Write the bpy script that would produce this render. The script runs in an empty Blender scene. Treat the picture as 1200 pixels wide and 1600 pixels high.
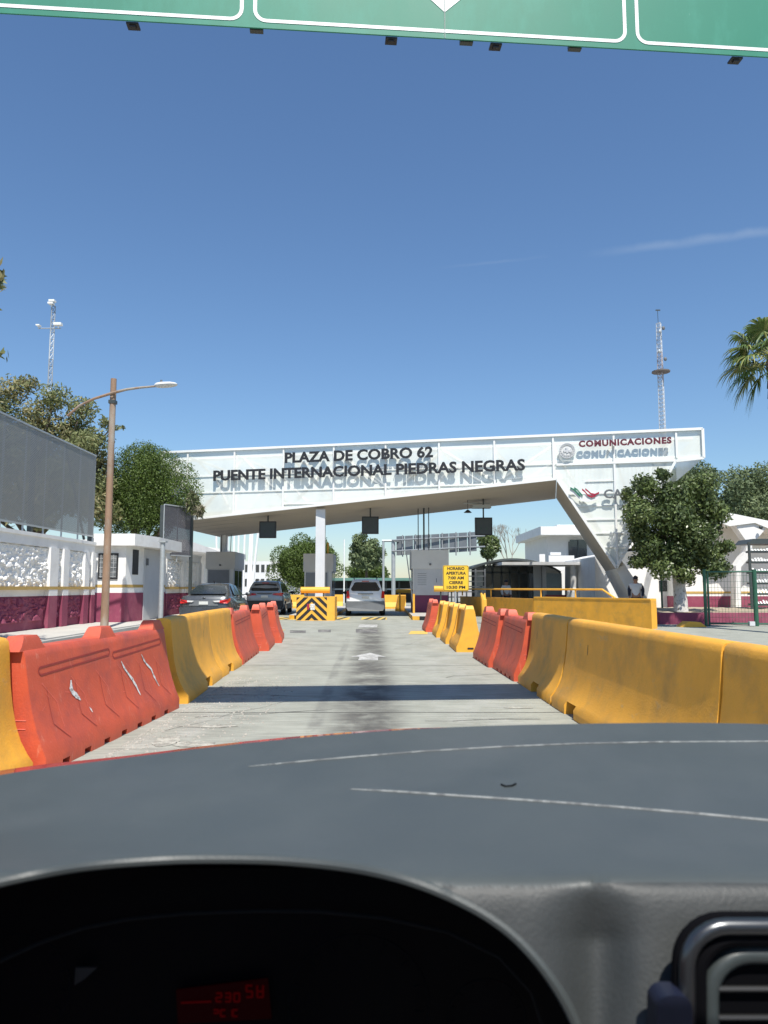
import bpy, bmesh, math, random
import numpy as np
from mathutils import Vector, Matrix
R = math.radians
random.seed(7); rng = np.random.default_rng(7)
S = bpy.context.scene
C = S.collection
# ------------------------------------------------------------------ camera, sky, sun, exposure
CAMZ = 1.3; F = 1155.0; PITCH = math.atan(118/1155)
cd = bpy.data.cameras.new('camera'); cam = bpy.data.objects.new('camera', cd); C.objects.link(cam)
cam.location = (0, 0, CAMZ); cam.rotation_euler = (R(90)+PITCH, 0, 0)
cd.sensor_fit = 'VERTICAL'; cd.sensor_height = 36; cd.lens = F/1600*36
cd.clip_start = 0.02; cd.clip_end = 3000
S.camera = cam
cd.dof.use_dof = True; cd.dof.focus_distance = 22; cd.dof.aperture_fstop = 9.0
SUN = Vector((0.125, -0.62, 1.0)).normalized()      # towards the sun: high, behind the car, a little to the right
elev = math.asin(SUN.z); az = math.atan2(SUN.x, SUN.y)
sd = bpy.data.lights.new('sun', 'SUN'); sun = bpy.data.objects.new('sun', sd); C.objects.link(sun)
sd.energy = 4.8; sd.angle = R(0.53); sd.color = (1.0, 0.955, 0.88)
sun.rotation_euler = (-SUN).to_track_quat('-Z', 'Y').to_euler(); sun.location = (3, -12, 20)
W = bpy.data.worlds.new('World'); S.world = W; W.use_nodes = True
nt = W.node_tree; nt.nodes.clear()
def N(t, k, **kw):
    n = t.nodes.new(k)
    for a, b in kw.items(): setattr(n, a, b)
    return n
sky = N(nt, 'ShaderNodeTexSky', sky_type='NISHITA', sun_disc=False, sun_elevation=elev, sun_rotation=az)
sky.altitude = 0; sky.air_density = 1.3; sky.dust_density = 0.25; sky.ozone_density = 9
bg = N(nt, 'ShaderNodeBackground'); wo = N(nt, 'ShaderNodeOutputWorld'); bg.inputs[1].default_value = 0.108
nt.links.new(bg.outputs[0], wo.inputs[0])

def ray(x, y):
    v = (800-y)/F
    return Vector(((x-600)/F, math.cos(PITCH)-v*math.sin(PITCH), math.sin(PITCH)+v*math.cos(PITCH)))
def P(x, y, D):
    r = ray(x, y); k = D/r.y
    return Vector((r.x*k, D, CAMZ+r.z*k))
def PZ(x, y, z):                    # the point of a pixel's ray at height z
    r = ray(x, y); k = (z-CAMZ)/r.z
    return Vector((r.x*k, r.y*k, z))
def G(x, y): return PZ(x, y, 0.0)

# faint high cirrus streaks, in sky directions
def cirrus():
    tc = N(nt, 'ShaderNodeTexCoord')
    out = sky.outputs[0]
    for (a, b, wid, amt, x0, x1) in (((930, 396), (1200, 361), .008, .26, .285, .60), ((720, 415), (805, 406), .003, .12, .10, .175)):
        da, db = ray(*a).normalized(), ray(*b).normalized()
        nrm = da.cross(db).normalized()
        d = N(nt, 'ShaderNodeVectorMath', operation='DOT_PRODUCT'); d.inputs[1].default_value = nrm
        nt.links.new(tc.outputs['Generated'], d.inputs[0])
        nz = N(nt, 'ShaderNodeTexNoise'); nz.inputs['Scale'].default_value = 22; nz.inputs['Detail'].default_value = 4
        nt.links.new(tc.outputs['Generated'], nz.inputs['Vector'])
        ad = N(nt, 'ShaderNodeMath', operation='MULTIPLY_ADD'); ad.inputs[1].default_value = wid*1.4; 
        nt.links.new(nz.outputs[0], ad.inputs[0]); nt.links.new(d.outputs['Value'], ad.inputs[2])
        sb = N(nt, 'ShaderNodeMath', operation='SUBTRACT'); sb.inputs[1].default_value = wid*.7; nt.links.new(ad.outputs[0], sb.inputs[0])
        ab = N(nt, 'ShaderNodeMath', operation='ABSOLUTE'); nt.links.new(sb.outputs[0], ab.inputs[0])
        mr = N(nt, 'ShaderNodeMapRange', interpolation_type='SMOOTHSTEP'); mr.inputs[1].default_value = 0; mr.inputs[2].default_value = wid
        mr.inputs[3].default_value = 1; mr.inputs[4].default_value = 0; nt.links.new(ab.outputs[0], mr.inputs[0])
        sx = N(nt, 'ShaderNodeSeparateXYZ'); nt.links.new(tc.outputs['Generated'], sx.inputs[0])
        m1 = N(nt, 'ShaderNodeMapRange', interpolation_type='SMOOTHSTEP'); m1.inputs[1].default_value = x0-.05; m1.inputs[2].default_value = x0+.06
        m2 = N(nt, 'ShaderNodeMapRange', interpolation_type='SMOOTHSTEP'); m2.inputs[1].default_value = x1-.05; m2.inputs[2].default_value = x1+.05; m2.inputs[3].default_value = 1; m2.inputs[4].default_value = 0
        for m in (m1, m2): nt.links.new(sx.outputs[0], m.inputs[0])
        sy = N(nt, 'ShaderNodeMath', operation='GREATER_THAN'); sy.inputs[1].default_value = 0; nt.links.new(sx.outputs[1], sy.inputs[0])
        cur = mr.outputs[0]
        for o in (m1.outputs[0], m2.outputs[0], sy.outputs[0], nz.outputs[0]):
            mm = N(nt, 'ShaderNodeMath', operation='MULTIPLY'); nt.links.new(cur, mm.inputs[0]); nt.links.new(o, mm.inputs[1]); cur = mm.outputs[0]
        mm = N(nt, 'ShaderNodeMath', operation='MULTIPLY'); nt.links.new(cur, mm.inputs[0]); mm.inputs[1].default_value = amt; cur = mm.outputs[0]
        mx = N(nt, 'ShaderNodeMix', data_type='RGBA'); nt.links.new(cur, mx.inputs[0]); nt.links.new(out, mx.inputs[6]); mx.inputs[7].default_value = (5.2, 5.8, 6.4, 1)
        out = mx.outputs[2]
    nt.links.new(out, bg.inputs[0])
cirrus()
S.view_settings.view_transform = 'Standard'; S.view_settings.look = 'None'; S.view_settings.exposure = 0.3; S.view_settings.gamma = 1.0
S.cycles.max_bounces = 6; S.cycles.transparent_max_bounces = 16; S.cycles.use_denoising = True
S.cycles.sample_clamp_indirect = 6

# ------------------------------------------------------------------ materials
def mat(name, col, rough=.7, amt=.12, scale=3.0, bump=.0, bscale=40., metal=0., spec=.5, stretch=(1, 1, 1), dirt=None, dscale=1.2, dlo=.52, dhi=.72, coat=0., trans=0., transl=0., fine=None):
    m = bpy.data.materials.new(name); m.use_nodes = True; t = m.node_tree
    b = t.nodes['Principled BSDF']; L = t.links.new
    b.inputs['Roughness'].default_value = rough; b.inputs['Metallic'].default_value = metal
    b.inputs['Specular IOR Level'].default_value = spec; b.inputs['Coat Weight'].default_value = coat
    tc = N(t, 'ShaderNodeTexCoord'); mp = N(t, 'ShaderNodeMapping'); mp.inputs['Scale'].default_value = stretch
    L(tc.outputs['Object'], mp.inputs['Vector'])
    nz = N(t, 'ShaderNodeTexNoise'); nz.inputs['Scale'].default_value = scale; nz.inputs['Detail'].default_value = 6; nz.inputs['Roughness'].default_value = .6
    L(mp.outputs[0], nz.inputs['Vector'])
    mr = N(t, 'ShaderNodeMapRange'); mr.inputs[1].default_value = .3; mr.inputs[2].default_value = .7; mr.inputs[3].default_value = 1-amt; mr.inputs[4].default_value = 1+amt
    L(nz.outputs[0], mr.inputs[0])
    vm = N(t, 'ShaderNodeVectorMath', operation='SCALE'); vm.inputs[0].default_value = col[:3]; L(mr.outputs[0], vm.inputs['Scale'])
    cur = vm.outputs[0]
    if dirt:
        n2 = N(t, 'ShaderNodeTexNoise'); n2.inputs['Scale'].default_value = dscale; n2.inputs['Detail'].default_value = 8; n2.inputs['Roughness'].default_value = .65
        L(mp.outputs[0], n2.inputs['Vector'])
        r2 = N(t, 'ShaderNodeMapRange'); r2.inputs[1].default_value = dlo; r2.inputs[2].default_value = dhi; L(n2.outputs[0], r2.inputs[0])
        mx = N(t, 'ShaderNodeMix', data_type='RGBA'); L(r2.outputs[0], mx.inputs[0]); L(cur, mx.inputs[6]); mx.inputs[7].default_value = (*dirt[:3], 1)
        cur = mx.outputs[2]
    if fine:        # (colour, scale, lo, hi, stretch): scuffs, flaking, streaks
        m4 = N(t, 'ShaderNodeMapping'); m4.inputs['Scale'].default_value = fine[4]; L(tc.outputs['Object'], m4.inputs[0])
        n4 = N(t, 'ShaderNodeTexNoise'); n4.inputs['Scale'].default_value = fine[1]; n4.inputs['Detail'].default_value = 7; n4.inputs['Roughness'].default_value = .7; L(m4.outputs[0], n4.inputs['Vector'])
        r4 = N(t, 'ShaderNodeMapRange'); r4.inputs[1].default_value = fine[2]; r4.inputs[2].default_value = fine[3]; L(n4.outputs[0], r4.inputs[0])
        x4 = N(t, 'ShaderNodeMix', data_type='RGBA'); L(r4.outputs[0], x4.inputs[0]); L(cur, x4.inputs[6]); x4.inputs[7].default_value = (*fine[0], 1); cur = x4.outputs[2]
    L(cur, b.inputs['Base Color'])
    r3 = N(t, 'ShaderNodeMapRange'); r3.inputs[3].default_value = max(.03, rough-.1); r3.inputs[4].default_value = min(1, rough+.1); L(nz.outputs[0], r3.inputs[0]); L(r3.outputs[0], b.inputs['Roughness'])
    if bump:
        n3 = N(t, 'ShaderNodeTexNoise'); n3.inputs['Scale'].default_value = bscale; n3.inputs['Detail'].default_value = 5; L(mp.outputs[0], n3.inputs['Vector'])
        bp = N(t, 'ShaderNodeBump'); bp.inputs['Strength'].default_value = bump; bp.inputs['Distance'].default_value = .02; L(n3.outputs[0], bp.inputs['Height']); L(bp.outputs[0], b.inputs['Normal'])
    out = t.nodes['Material Output']; sh = b.outputs[0]
    if transl:
        tr = N(t, 'ShaderNodeBsdfTranslucent'); L(cur, tr.inputs[0]); ms = N(t, 'ShaderNodeMixShader'); ms.inputs[0].default_value = transl; L(sh, ms.inputs[1]); L(tr.outputs[0], ms.inputs[2]); sh = ms.outputs[0]
    if trans:
        tr = N(t, 'ShaderNodeBsdfTransparent'); ms = N(t, 'ShaderNodeMixShader'); ms.inputs[0].default_value = trans; L(sh, ms.inputs[1]); L(tr.outputs[0], ms.inputs[2]); sh = ms.outputs[0]
    L(sh, out.inputs[0])
    return m
def emit(name, col, st):
    m = bpy.data.materials.new(name); m.use_nodes = True; b = m.node_tree.nodes['Principled BSDF']
    b.inputs['Base Color'].default_value = (.002, .002, .002, 1); b.inputs['Specular IOR Level'].default_value = .03; b.inputs['Emission Color'].default_value = (*col, 1); b.inputs['Emission Strength'].default_value = st
    return m
M = {}
M['yellow'] = mat('barrier_yellow', (.82, .40, .04), .55, .10, 2.5, .15, 60, dirt=(.40, .23, .06), dscale=2.0, dlo=.48, dhi=.85, fine=((.50, .36, .18), 9, .60, .78, (1, .35, 1)))
M['yellow2'] = mat('paint_yellow', (.80, .42, .05), .6, .10, 3, .1, 40)
M['ochre'] = mat('paint_ochre', (.62, .33, .06), .7, .12, 2, .15, 40, dirt=(.35, .22, .07), dlo=.5, dhi=.85)
M['red'] = mat('barrier_red', (.60, .098, .045), .5, .12, 3, .12, 50, dirt=(.36, .07, .055), dscale=2.4, dlo=.47, dhi=.75, fine=((.66, .26, .17), 14, .60, .76, (1, 1, .25)))
M['red_scuff'] = mat('scuff_pale_red', (.80, .20, .14), .7, .1, 10)
M['groove'] = mat('groove_red', (.34, .045, .035), .7, .1, 10)
M['sticker'] = mat('torn_white_sticker', (.75, .74, .70), .6, .15, 30, .3, 60, dirt=(.3, .28, .26), dscale=25, dlo=.5, dhi=.6)
M['white'] = mat('white_wall_paint', (.80, .79, .76), .8, .04, 2, .12, 30, dirt=(.62, .60, .56), dscale=1.5, dlo=.52, dhi=.85, fine=((.50, .48, .43), 6, .62, .82, (2.2, 2.2, .3)))
M['white_steel'] = mat('white_steel', (.78, .79, .77), .5, .04, 2)
M['magenta'] = mat('magenta_paint', (.25, .048, .092), .75, .10, 4, .12, 40, dirt=(.36, .11, .15), dlo=.5, dhi=.8, fine=((.42, .22, .24), 8, .60, .8, (1, 1, .5)))
M['gold'] = mat('gold_stripe', (.50, .33, .10), .7, .08, 5)
M['grey'] = mat('grey_paint', (.54, .55, .56), .7, .05, 2, .05, 40)
M['grey_lt'] = mat('light_grey_paint', (.66, .66, .64), .7, .05, 2, .05, 40)
M['grey_dk'] = mat('dark_grey_paint', (.13, .14, .15), .6, .08, 3)
M['black'] = mat('black_paint', (.018, .018, .02), .5, .1, 5)
M['dark'] = mat('dark_steel', (.045, .055, .055), .45, .1, 4)
M['letter'] = mat('black_letters', (.022, .022, .024), .45, .05, 4)
M['maroon'] = mat('maroon_letters', (.12, .018, .03), .5, .05, 4)
M['glass'] = mat('dark_glass', (.02, .025, .03), .06, .1, 2, spec=.9)
M['rust'] = mat('rusty_post', (.29, .185, .12), .75, .2, 4, .2, 50, stretch=(1, 1, .35), dirt=(.34, .31, .26), dscale=1.1, dlo=.48, dhi=.6)
M['galv'] = mat('galvanised', (.40, .43, .44), .5, .08, 6, metal=.3)
M['concrete_grey'] = mat('soffit_concrete', (.44, .40, .34), .85, .06, 1.2, .1, 20)
M['bark'] = mat('bark', (.11, .085, .06), .9, .25, 8, .5, 30)
M['bark_white'] = mat('whitewashed_bark', (.62, .60, .56), .9, .12, 8, .5, 30, dirt=(.2, .17, .13), dscale=9, dlo=.55, dhi=.65)
M['plastic'] = mat('dash_plastic', (.060, .069, .068), .50, .10, 5, .06, 330, spec=.55, dirt=(.080, .088, .088), dscale=4, dlo=.45, dhi=.9, fine=((.15, .155, .15), 90, .68, .76, (1, .8, 1)))
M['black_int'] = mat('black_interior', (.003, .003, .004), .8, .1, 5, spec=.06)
M['chrome'] = mat('vent_chrome', (.10, .105, .11), .30, .05, 8, metal=.85)
M['carred'] = mat('car_red_paint', (.42, .012, .02), .25, .03, 4, coat=.6)
M['tyre'] = mat('tyre_rubber', (.02, .02, .021), .85, .1, 10)
M['rim'] = mat('wheel_rim', (.35, .36, .37), .35, .05, 8, metal=.7)
M['tail'] = mat('tail_lamp_red', (.55, .02, .02), .2, .1, 10, coat=.5)
M['tail_w'] = mat('tail_lamp_white', (.7, .7, .68), .15, .1, 10, coat=.5)
M['green_steel'] = mat('green_steel', (.025, .10, .06), .5, .12, 5)
M['skin'] = mat('skin', (.38, .21, .14), .6, .05, 10)
M['navy'] = mat('navy_cloth', (.02, .025, .045), .9, .1, 10)
M['shirt'] = mat('white_cloth', (.70, .70, .70), .9, .05, 10)
M['hair'] = mat('black_hair', (.012, .01, .01), .7, .1, 30)
M['logo_green'] = mat('logo_green', (.02, .19, .10), .5, .05, 5)
M['logo_red'] = mat('logo_red', (.36, .02, .05), .5, .05, 5)
M['paper'] = mat('notice_paper', (.55, .56, .57), .8, .04, 9)
M['sign_white'] = mat('sign_white', (.80, .82, .80), .45, .03, 4, dirt=(.5, .52, .5), dscale=4, dlo=.62, dhi=.75)
M['sign_green'] = mat('sign_green', (.018, .20, .125), .55, .06, 1.5, dirt=(.05, .29, .21), dscale=3, dlo=.5, dhi=.9, stretch=(1, 1, .4), fine=((.42, .52, .46), 30, .70, .78, (1, 1, .3)))
M['seam'] = mat('seam_metal', (.25, .3, .28), .6, .1, 9)
M['plate'] = mat('licence_plate', (.62, .63, .60), .5, .08, 20)
M['leafA'] = [mat('leaf_olive', (.20, .22, .085), .6, .25, 2, transl=.3), mat('leaf_khaki', (.30, .27, .125), .6, .25, 2, transl=.3), mat('leaf_dull', (.12, .15, .06), .65, .25, 2, transl=.25)]
M['leafB'] = [mat('leaf_mid', (.092, .142, .027), .55, .25, 1.5, transl=.3), mat('leaf_bright', (.125, .185, .035), .55, .25, 1.5, transl=.3), mat('leaf_deep', (.052, .09, .02), .6, .25, 1.5, transl=.25)]
M['leafC'] = [mat('leaf_dark', (.08, .115, .035), .42, .3, 3, transl=.2), mat('leaf_gloss', (.155, .20, .065), .35, .25, 3, transl=.2), mat('leaf_black', (.038, .062, .02), .5, .3, 3, transl=.15)]
M['leafD'] = [mat('leaf_far', (.12, .16, .07), .65, .25, 1, transl=.2), mat('leaf_far_lt', (.17, .21, .09), .65, .25, 1, transl=.2), mat('leaf_far_dk', (.07, .10, .045), .7, .25, 1, transl=.2)]
M['palm'] = [mat('palm_leaf', (.12, .18, .05), .4, .2, 3, transl=.25), mat('palm_yellow', (.32, .33, .11), .45, .2, 3, transl=.25), mat('palm_dry', (.23, .18, .09), .8, .2, 3)]

def mesh_screen_mat(name, col, hole, sc, rough=.5):
    """expanded metal: a fine diamond lattice of real see-through holes"""
    m = mat(name, col, rough, .05, 1.5); t = m.node_tree; L = t.links.new
    out = t.nodes['Material Output']; sh = t.nodes['Principled BSDF'].outputs[0]
    tc = [n for n in t.nodes if n.type == 'TEX_COORD'][0]
    waves = []
    for s in (1, -1):
        d = N(t, 'ShaderNodeVectorMath', operation='DOT_PRODUCT'); d.inputs[1].default_value = (sc*s*.7, sc*s*.7, sc); L(tc.outputs['Object'], d.inputs[0])
        f = N(t, 'ShaderNodeMath', operation='FRACT'); L(d.outputs['Value'], f.inputs[0])
        g = N(t, 'ShaderNodeMath', operation='GREATER_THAN'); g.inputs[1].default_value = 1-math.sqrt(hole); L(f.outputs[0], g.inputs[0]); waves.append(g)
    mm = N(t, 'ShaderNodeMath', operation='MULTIPLY'); L(waves[0].outputs[0], mm.inputs[0]); L(waves[1].outputs[0], mm.inputs[1])
    tr = N(t, 'ShaderNodeBsdfTransparent'); ms = N(t, 'ShaderNodeMixShader'); L(mm.outputs[0], ms.inputs[0]); L(sh, ms.inputs[1]); L(tr.outputs[0], ms.inputs[2]); L(ms.outputs[0], out.inputs[0])
    return m
M['facade_rear'] = mat('rear_facade_mesh', (.62, .64, .60), .6, .04, .6, trans=.55)
M['facade'] = mat('white_facade_mesh', (.78, .81, .75), .6, .05, .6, trans=.19, transl=.0, dirt=(.60, .62, .58), dscale=.7, dlo=.5, dhi=.9)
M['screen_dark'] = mesh_screen_mat('dark_expanded_metal', (.085, .085, .10), .10, 14)
M['screen'] = mesh_screen_mat('grey_expanded_metal', (.215, .225, .225), .12, 14)

# ------------------------------------------------------------------ mesh helpers
class MB:
    def __init__(s): s.v = []; s.f = []; s.m = []
    def add(s, vs, fs, mi=0):
        o = len(s.v); s.v += [tuple(v) for v in vs]; s.f += [tuple(i+o for i in f) for f in fs]; s.m += [mi]*len(fs); return s
    def box(s, x0, x1, y0, y1, z0, z1, mi=0):
        return s.add([(x, y, z) for z in (z0, z1) for y in (y0, y1) for x in (x0, x1)], [(0, 2, 3, 1), (4, 5, 7, 6), (0, 1, 5, 4), (2, 6, 7, 3), (0, 4, 6, 2), (1, 3, 7, 5)], mi)
    def obox(s, p0, p1, w, z0, z1, mi=0):          # box along a plan line p0-p1, width w
        a, b = Vector((p0[0], p0[1], 0)), Vector((p1[0], p1[1], 0)); d = (b-a).normalized(); n = Vector((-d.y, d.x, 0))*w/2
        return s.prism([Vector((*(a+n).xy, z0)), Vector((*(b+n).xy, z0)), Vector((*(b-n).xy, z0)), Vector((*(a-n).xy, z0))], (0, 0, z1-z0), mi)
    def prism(s, poly, d, mi=0):
        n = len(poly); d = Vector(d); vs = [Vector(p) for p in poly]+[Vector(p)+d for p in poly]
        return s.add(vs, [tuple(range(n-1, -1, -1)), tuple(range(n, 2*n))]+[(i, (i+1) % n, n+(i+1) % n, n+i) for i in range(n)], mi)
    def tube(s, pts, r, n=8, mi=0, closed=False):
        pts = [Vector(p) for p in pts]; k = len(pts); rs = r if isinstance(r, (list, tuple)) else [r]*k; rings = []
        up = None
        for i, p in enumerate(pts):
            if closed: d = pts[(i+1) % k]-pts[i-1]
            else: d = pts[min(i+1, k-1)]-pts[max(i-1, 0)]
            d.normalize()
            if up is None: up = Vector((0, 0, 1)) if abs(d.z) < .9 else Vector((0, 1, 0))
            a = d.cross(up)
            if a.length < 1e-5: a = d.cross(Vector((1, 0, 0)))
            a.normalize(); b = a.cross(d).normalized(); up = b
            rings.append([p+(a*math.cos(2*math.pi*j/n)+b*math.sin(2*math.pi*j/n))*rs[i] for j in range(n)])
        return s.loft(rings, mi, not closed, closed)
    def loft(s, rings, mi=0, caps=True, closed=False):
        n = len(rings[0]); k = len(rings); vs = [p for r_ in rings for p in r_]; fs = []
        for i in range(k if closed else k-1):
            a, b = i*n, ((i+1) % k)*n
            fs += [(a+j, a+(j+1) % n, b+(j+1) % n, b+j) for j in range(n)]
        if caps: fs += [tuple(range(n-1, -1, -1)), tuple(range((k-1)*n, k*n))]
        return s.add(vs, fs, mi)
    def sphere(s, c, r, n=10, mi=0):
        r = Vector(r) if hasattr(r, '__len__') else Vector((r, r, r)); c = Vector(c); rings = []
        for i in range(1, n):
            t = math.pi*i/n
            rings.append([c+Vector((r.x*math.sin(t)*math.cos(2*math.pi*j/n), r.y*math.sin(t)*math.sin(2*math.pi*j/n), -r.z*math.cos(t))) for j in range(n)])
        return s.loft(rings, mi)
    def build(s, name, mats, parent=None, smooth=False, label=None, origin=None):
        me = bpy.data.meshes.new(name); off = Vector((0, 0, 0))
        if parent is not None:
            r_ = parent
            while r_.parent: r_ = r_.parent
            off = Vector(r_.location)
        elif origin is not None: off = Vector(origin)
        me.from_pydata([tuple(Vector(v)-off) for v in s.v], [], s.f)
        for m_ in (mats if isinstance(mats, list) else [mats]): me.materials.append(m_)
        me.polygons.foreach_set('material_index', s.m)
        bm = bmesh.new(); bm.from_mesh(me); bmesh.ops.recalc_face_normals(bm, faces=bm.faces)
        if smooth:
            bmesh.ops.remove_doubles(bm, verts=bm.verts, dist=1e-5)
        bm.to_mesh(me); bm.free()
        if smooth:
            me.polygons.foreach_set('use_smooth', [True]*len(me.polygons)); me.set_sharp_from_angle(angle=R(40))
        me.update()
        o = bpy.data.objects.new(name, me); C.objects.link(o)
        if parent is not None: o.parent = parent
        elif origin is not None: o.location = off
        if label: o['label'] = label
        return o
def tag(o, label, cat, group=None):
    o['label'] = label; o['category'] = cat
    if group: o['group'] = group
    return o
def thing(name, label, cat, loc=(0, 0, 0), group=None):
    o = bpy.data.objects.new(name, None); C.objects.link(o); o.location = loc; o.empty_display_size = .2
    return tag(o, label, cat, group)
def struct(name, mb, m, kind='structure', smooth=False):
    o = mb.build(name, m, smooth=smooth); o['kind'] = kind; return o
def copy_tree(o, parent=None):
    c = o.copy(); C.objects.link(c); c.parent = parent
    for ch in list(o.children): copy_tree(ch, c)
    return c
def text(s, w, h, depth=.02, bold=.0, spacing=1.0):
    """filled letters in the XY plane, fitted to w x h, from (0,0)"""
    cu = bpy.data.curves.new('t', 'FONT'); cu.body = s; cu.extrude = .5; cu.offset = bold; cu.space_character = spacing; cu.resolution_u = 3
    o = bpy.data.objects.new('t', cu); C.objects.link(o); bpy.context.view_layer.update()
    me = bpy.data.meshes.new_from_object(o.evaluated_get(bpy.context.evaluated_depsgraph_get()))
    vs = np.array([v.co for v in me.vertices]); fs = [tuple(p.vertices) for p in me.polygons]
    bpy.data.objects.remove(o); bpy.data.curves.remove(cu); bpy.data.meshes.remove(me)
    lo, hi = vs.min(0), vs.max(0)
    vs[:, 0] = (vs[:, 0]-lo[0])/(hi[0]-lo[0])*w; vs[:, 1] = (vs[:, 1]-lo[1])/(hi[1]-lo[1])*h; vs[:, 2] *= depth
    return vs, fs
def put_text(mb, s, o, ux, w, h, depth=.02, bold=0., nrm=None, mi=0, spacing=1.0, center=False):
    vs, fs = text(s, w, h, depth, bold, spacing); ux = Vector(ux).normalized(); uz = Vector((0, 0, 1)); n = Vector(nrm) if nrm else uz.cross(ux)*-1
    o = Vector(o)-(ux*w/2 if center else Vector((0, 0, 0)))
    mb.add([o+ux*v[0]+uz*v[1]+n*v[2] for v in vs], fs, mi)

def split_pieces(names):
    for o in [o for o in C.objects if o.type == 'MESH' and o.name.split('.')[0] in names]:
        me = o.data; n = len(me.vertices); par = list(range(n))
        def find(a):
            while par[a] != a: par[a] = par[par[a]]; a = par[a]
            return a
        for e in me.edges: a, b = find(e.vertices[0]), find(e.vertices[1]); par[a] = b
        groups = {}
        for p in me.polygons: groups.setdefault(find(p.vertices[0]), []).append(p)
        if len(groups) < 2 or len(groups) > 40: continue
        for k, ps in enumerate(groups.values()):
            idx = {}; vs = []; fs = []; mi = []
            for p in ps:
                f = []
                for v in p.vertices:
                    if v not in idx: idx[v] = len(vs); vs.append(tuple(me.vertices[v].co))
                    f.append(idx[v])
                fs.append(f); mi.append(p.material_index)
            m2 = bpy.data.meshes.new(me.name); m2.from_pydata(vs, [], fs)
            for m_ in me.materials: m2.materials.append(m_)
            m2.polygons.foreach_set('material_index', mi); m2.polygons.foreach_set('use_smooth', [p.use_smooth for p in ps]); m2.set_sharp_from_angle(angle=R(40)); m2.update()
            if k == 0: o.data = m2
            else:
                c = o.copy(); c.data = m2; C.objects.link(c)
                if len(o.users_collection) == 0: C.objects.link(c)
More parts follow.
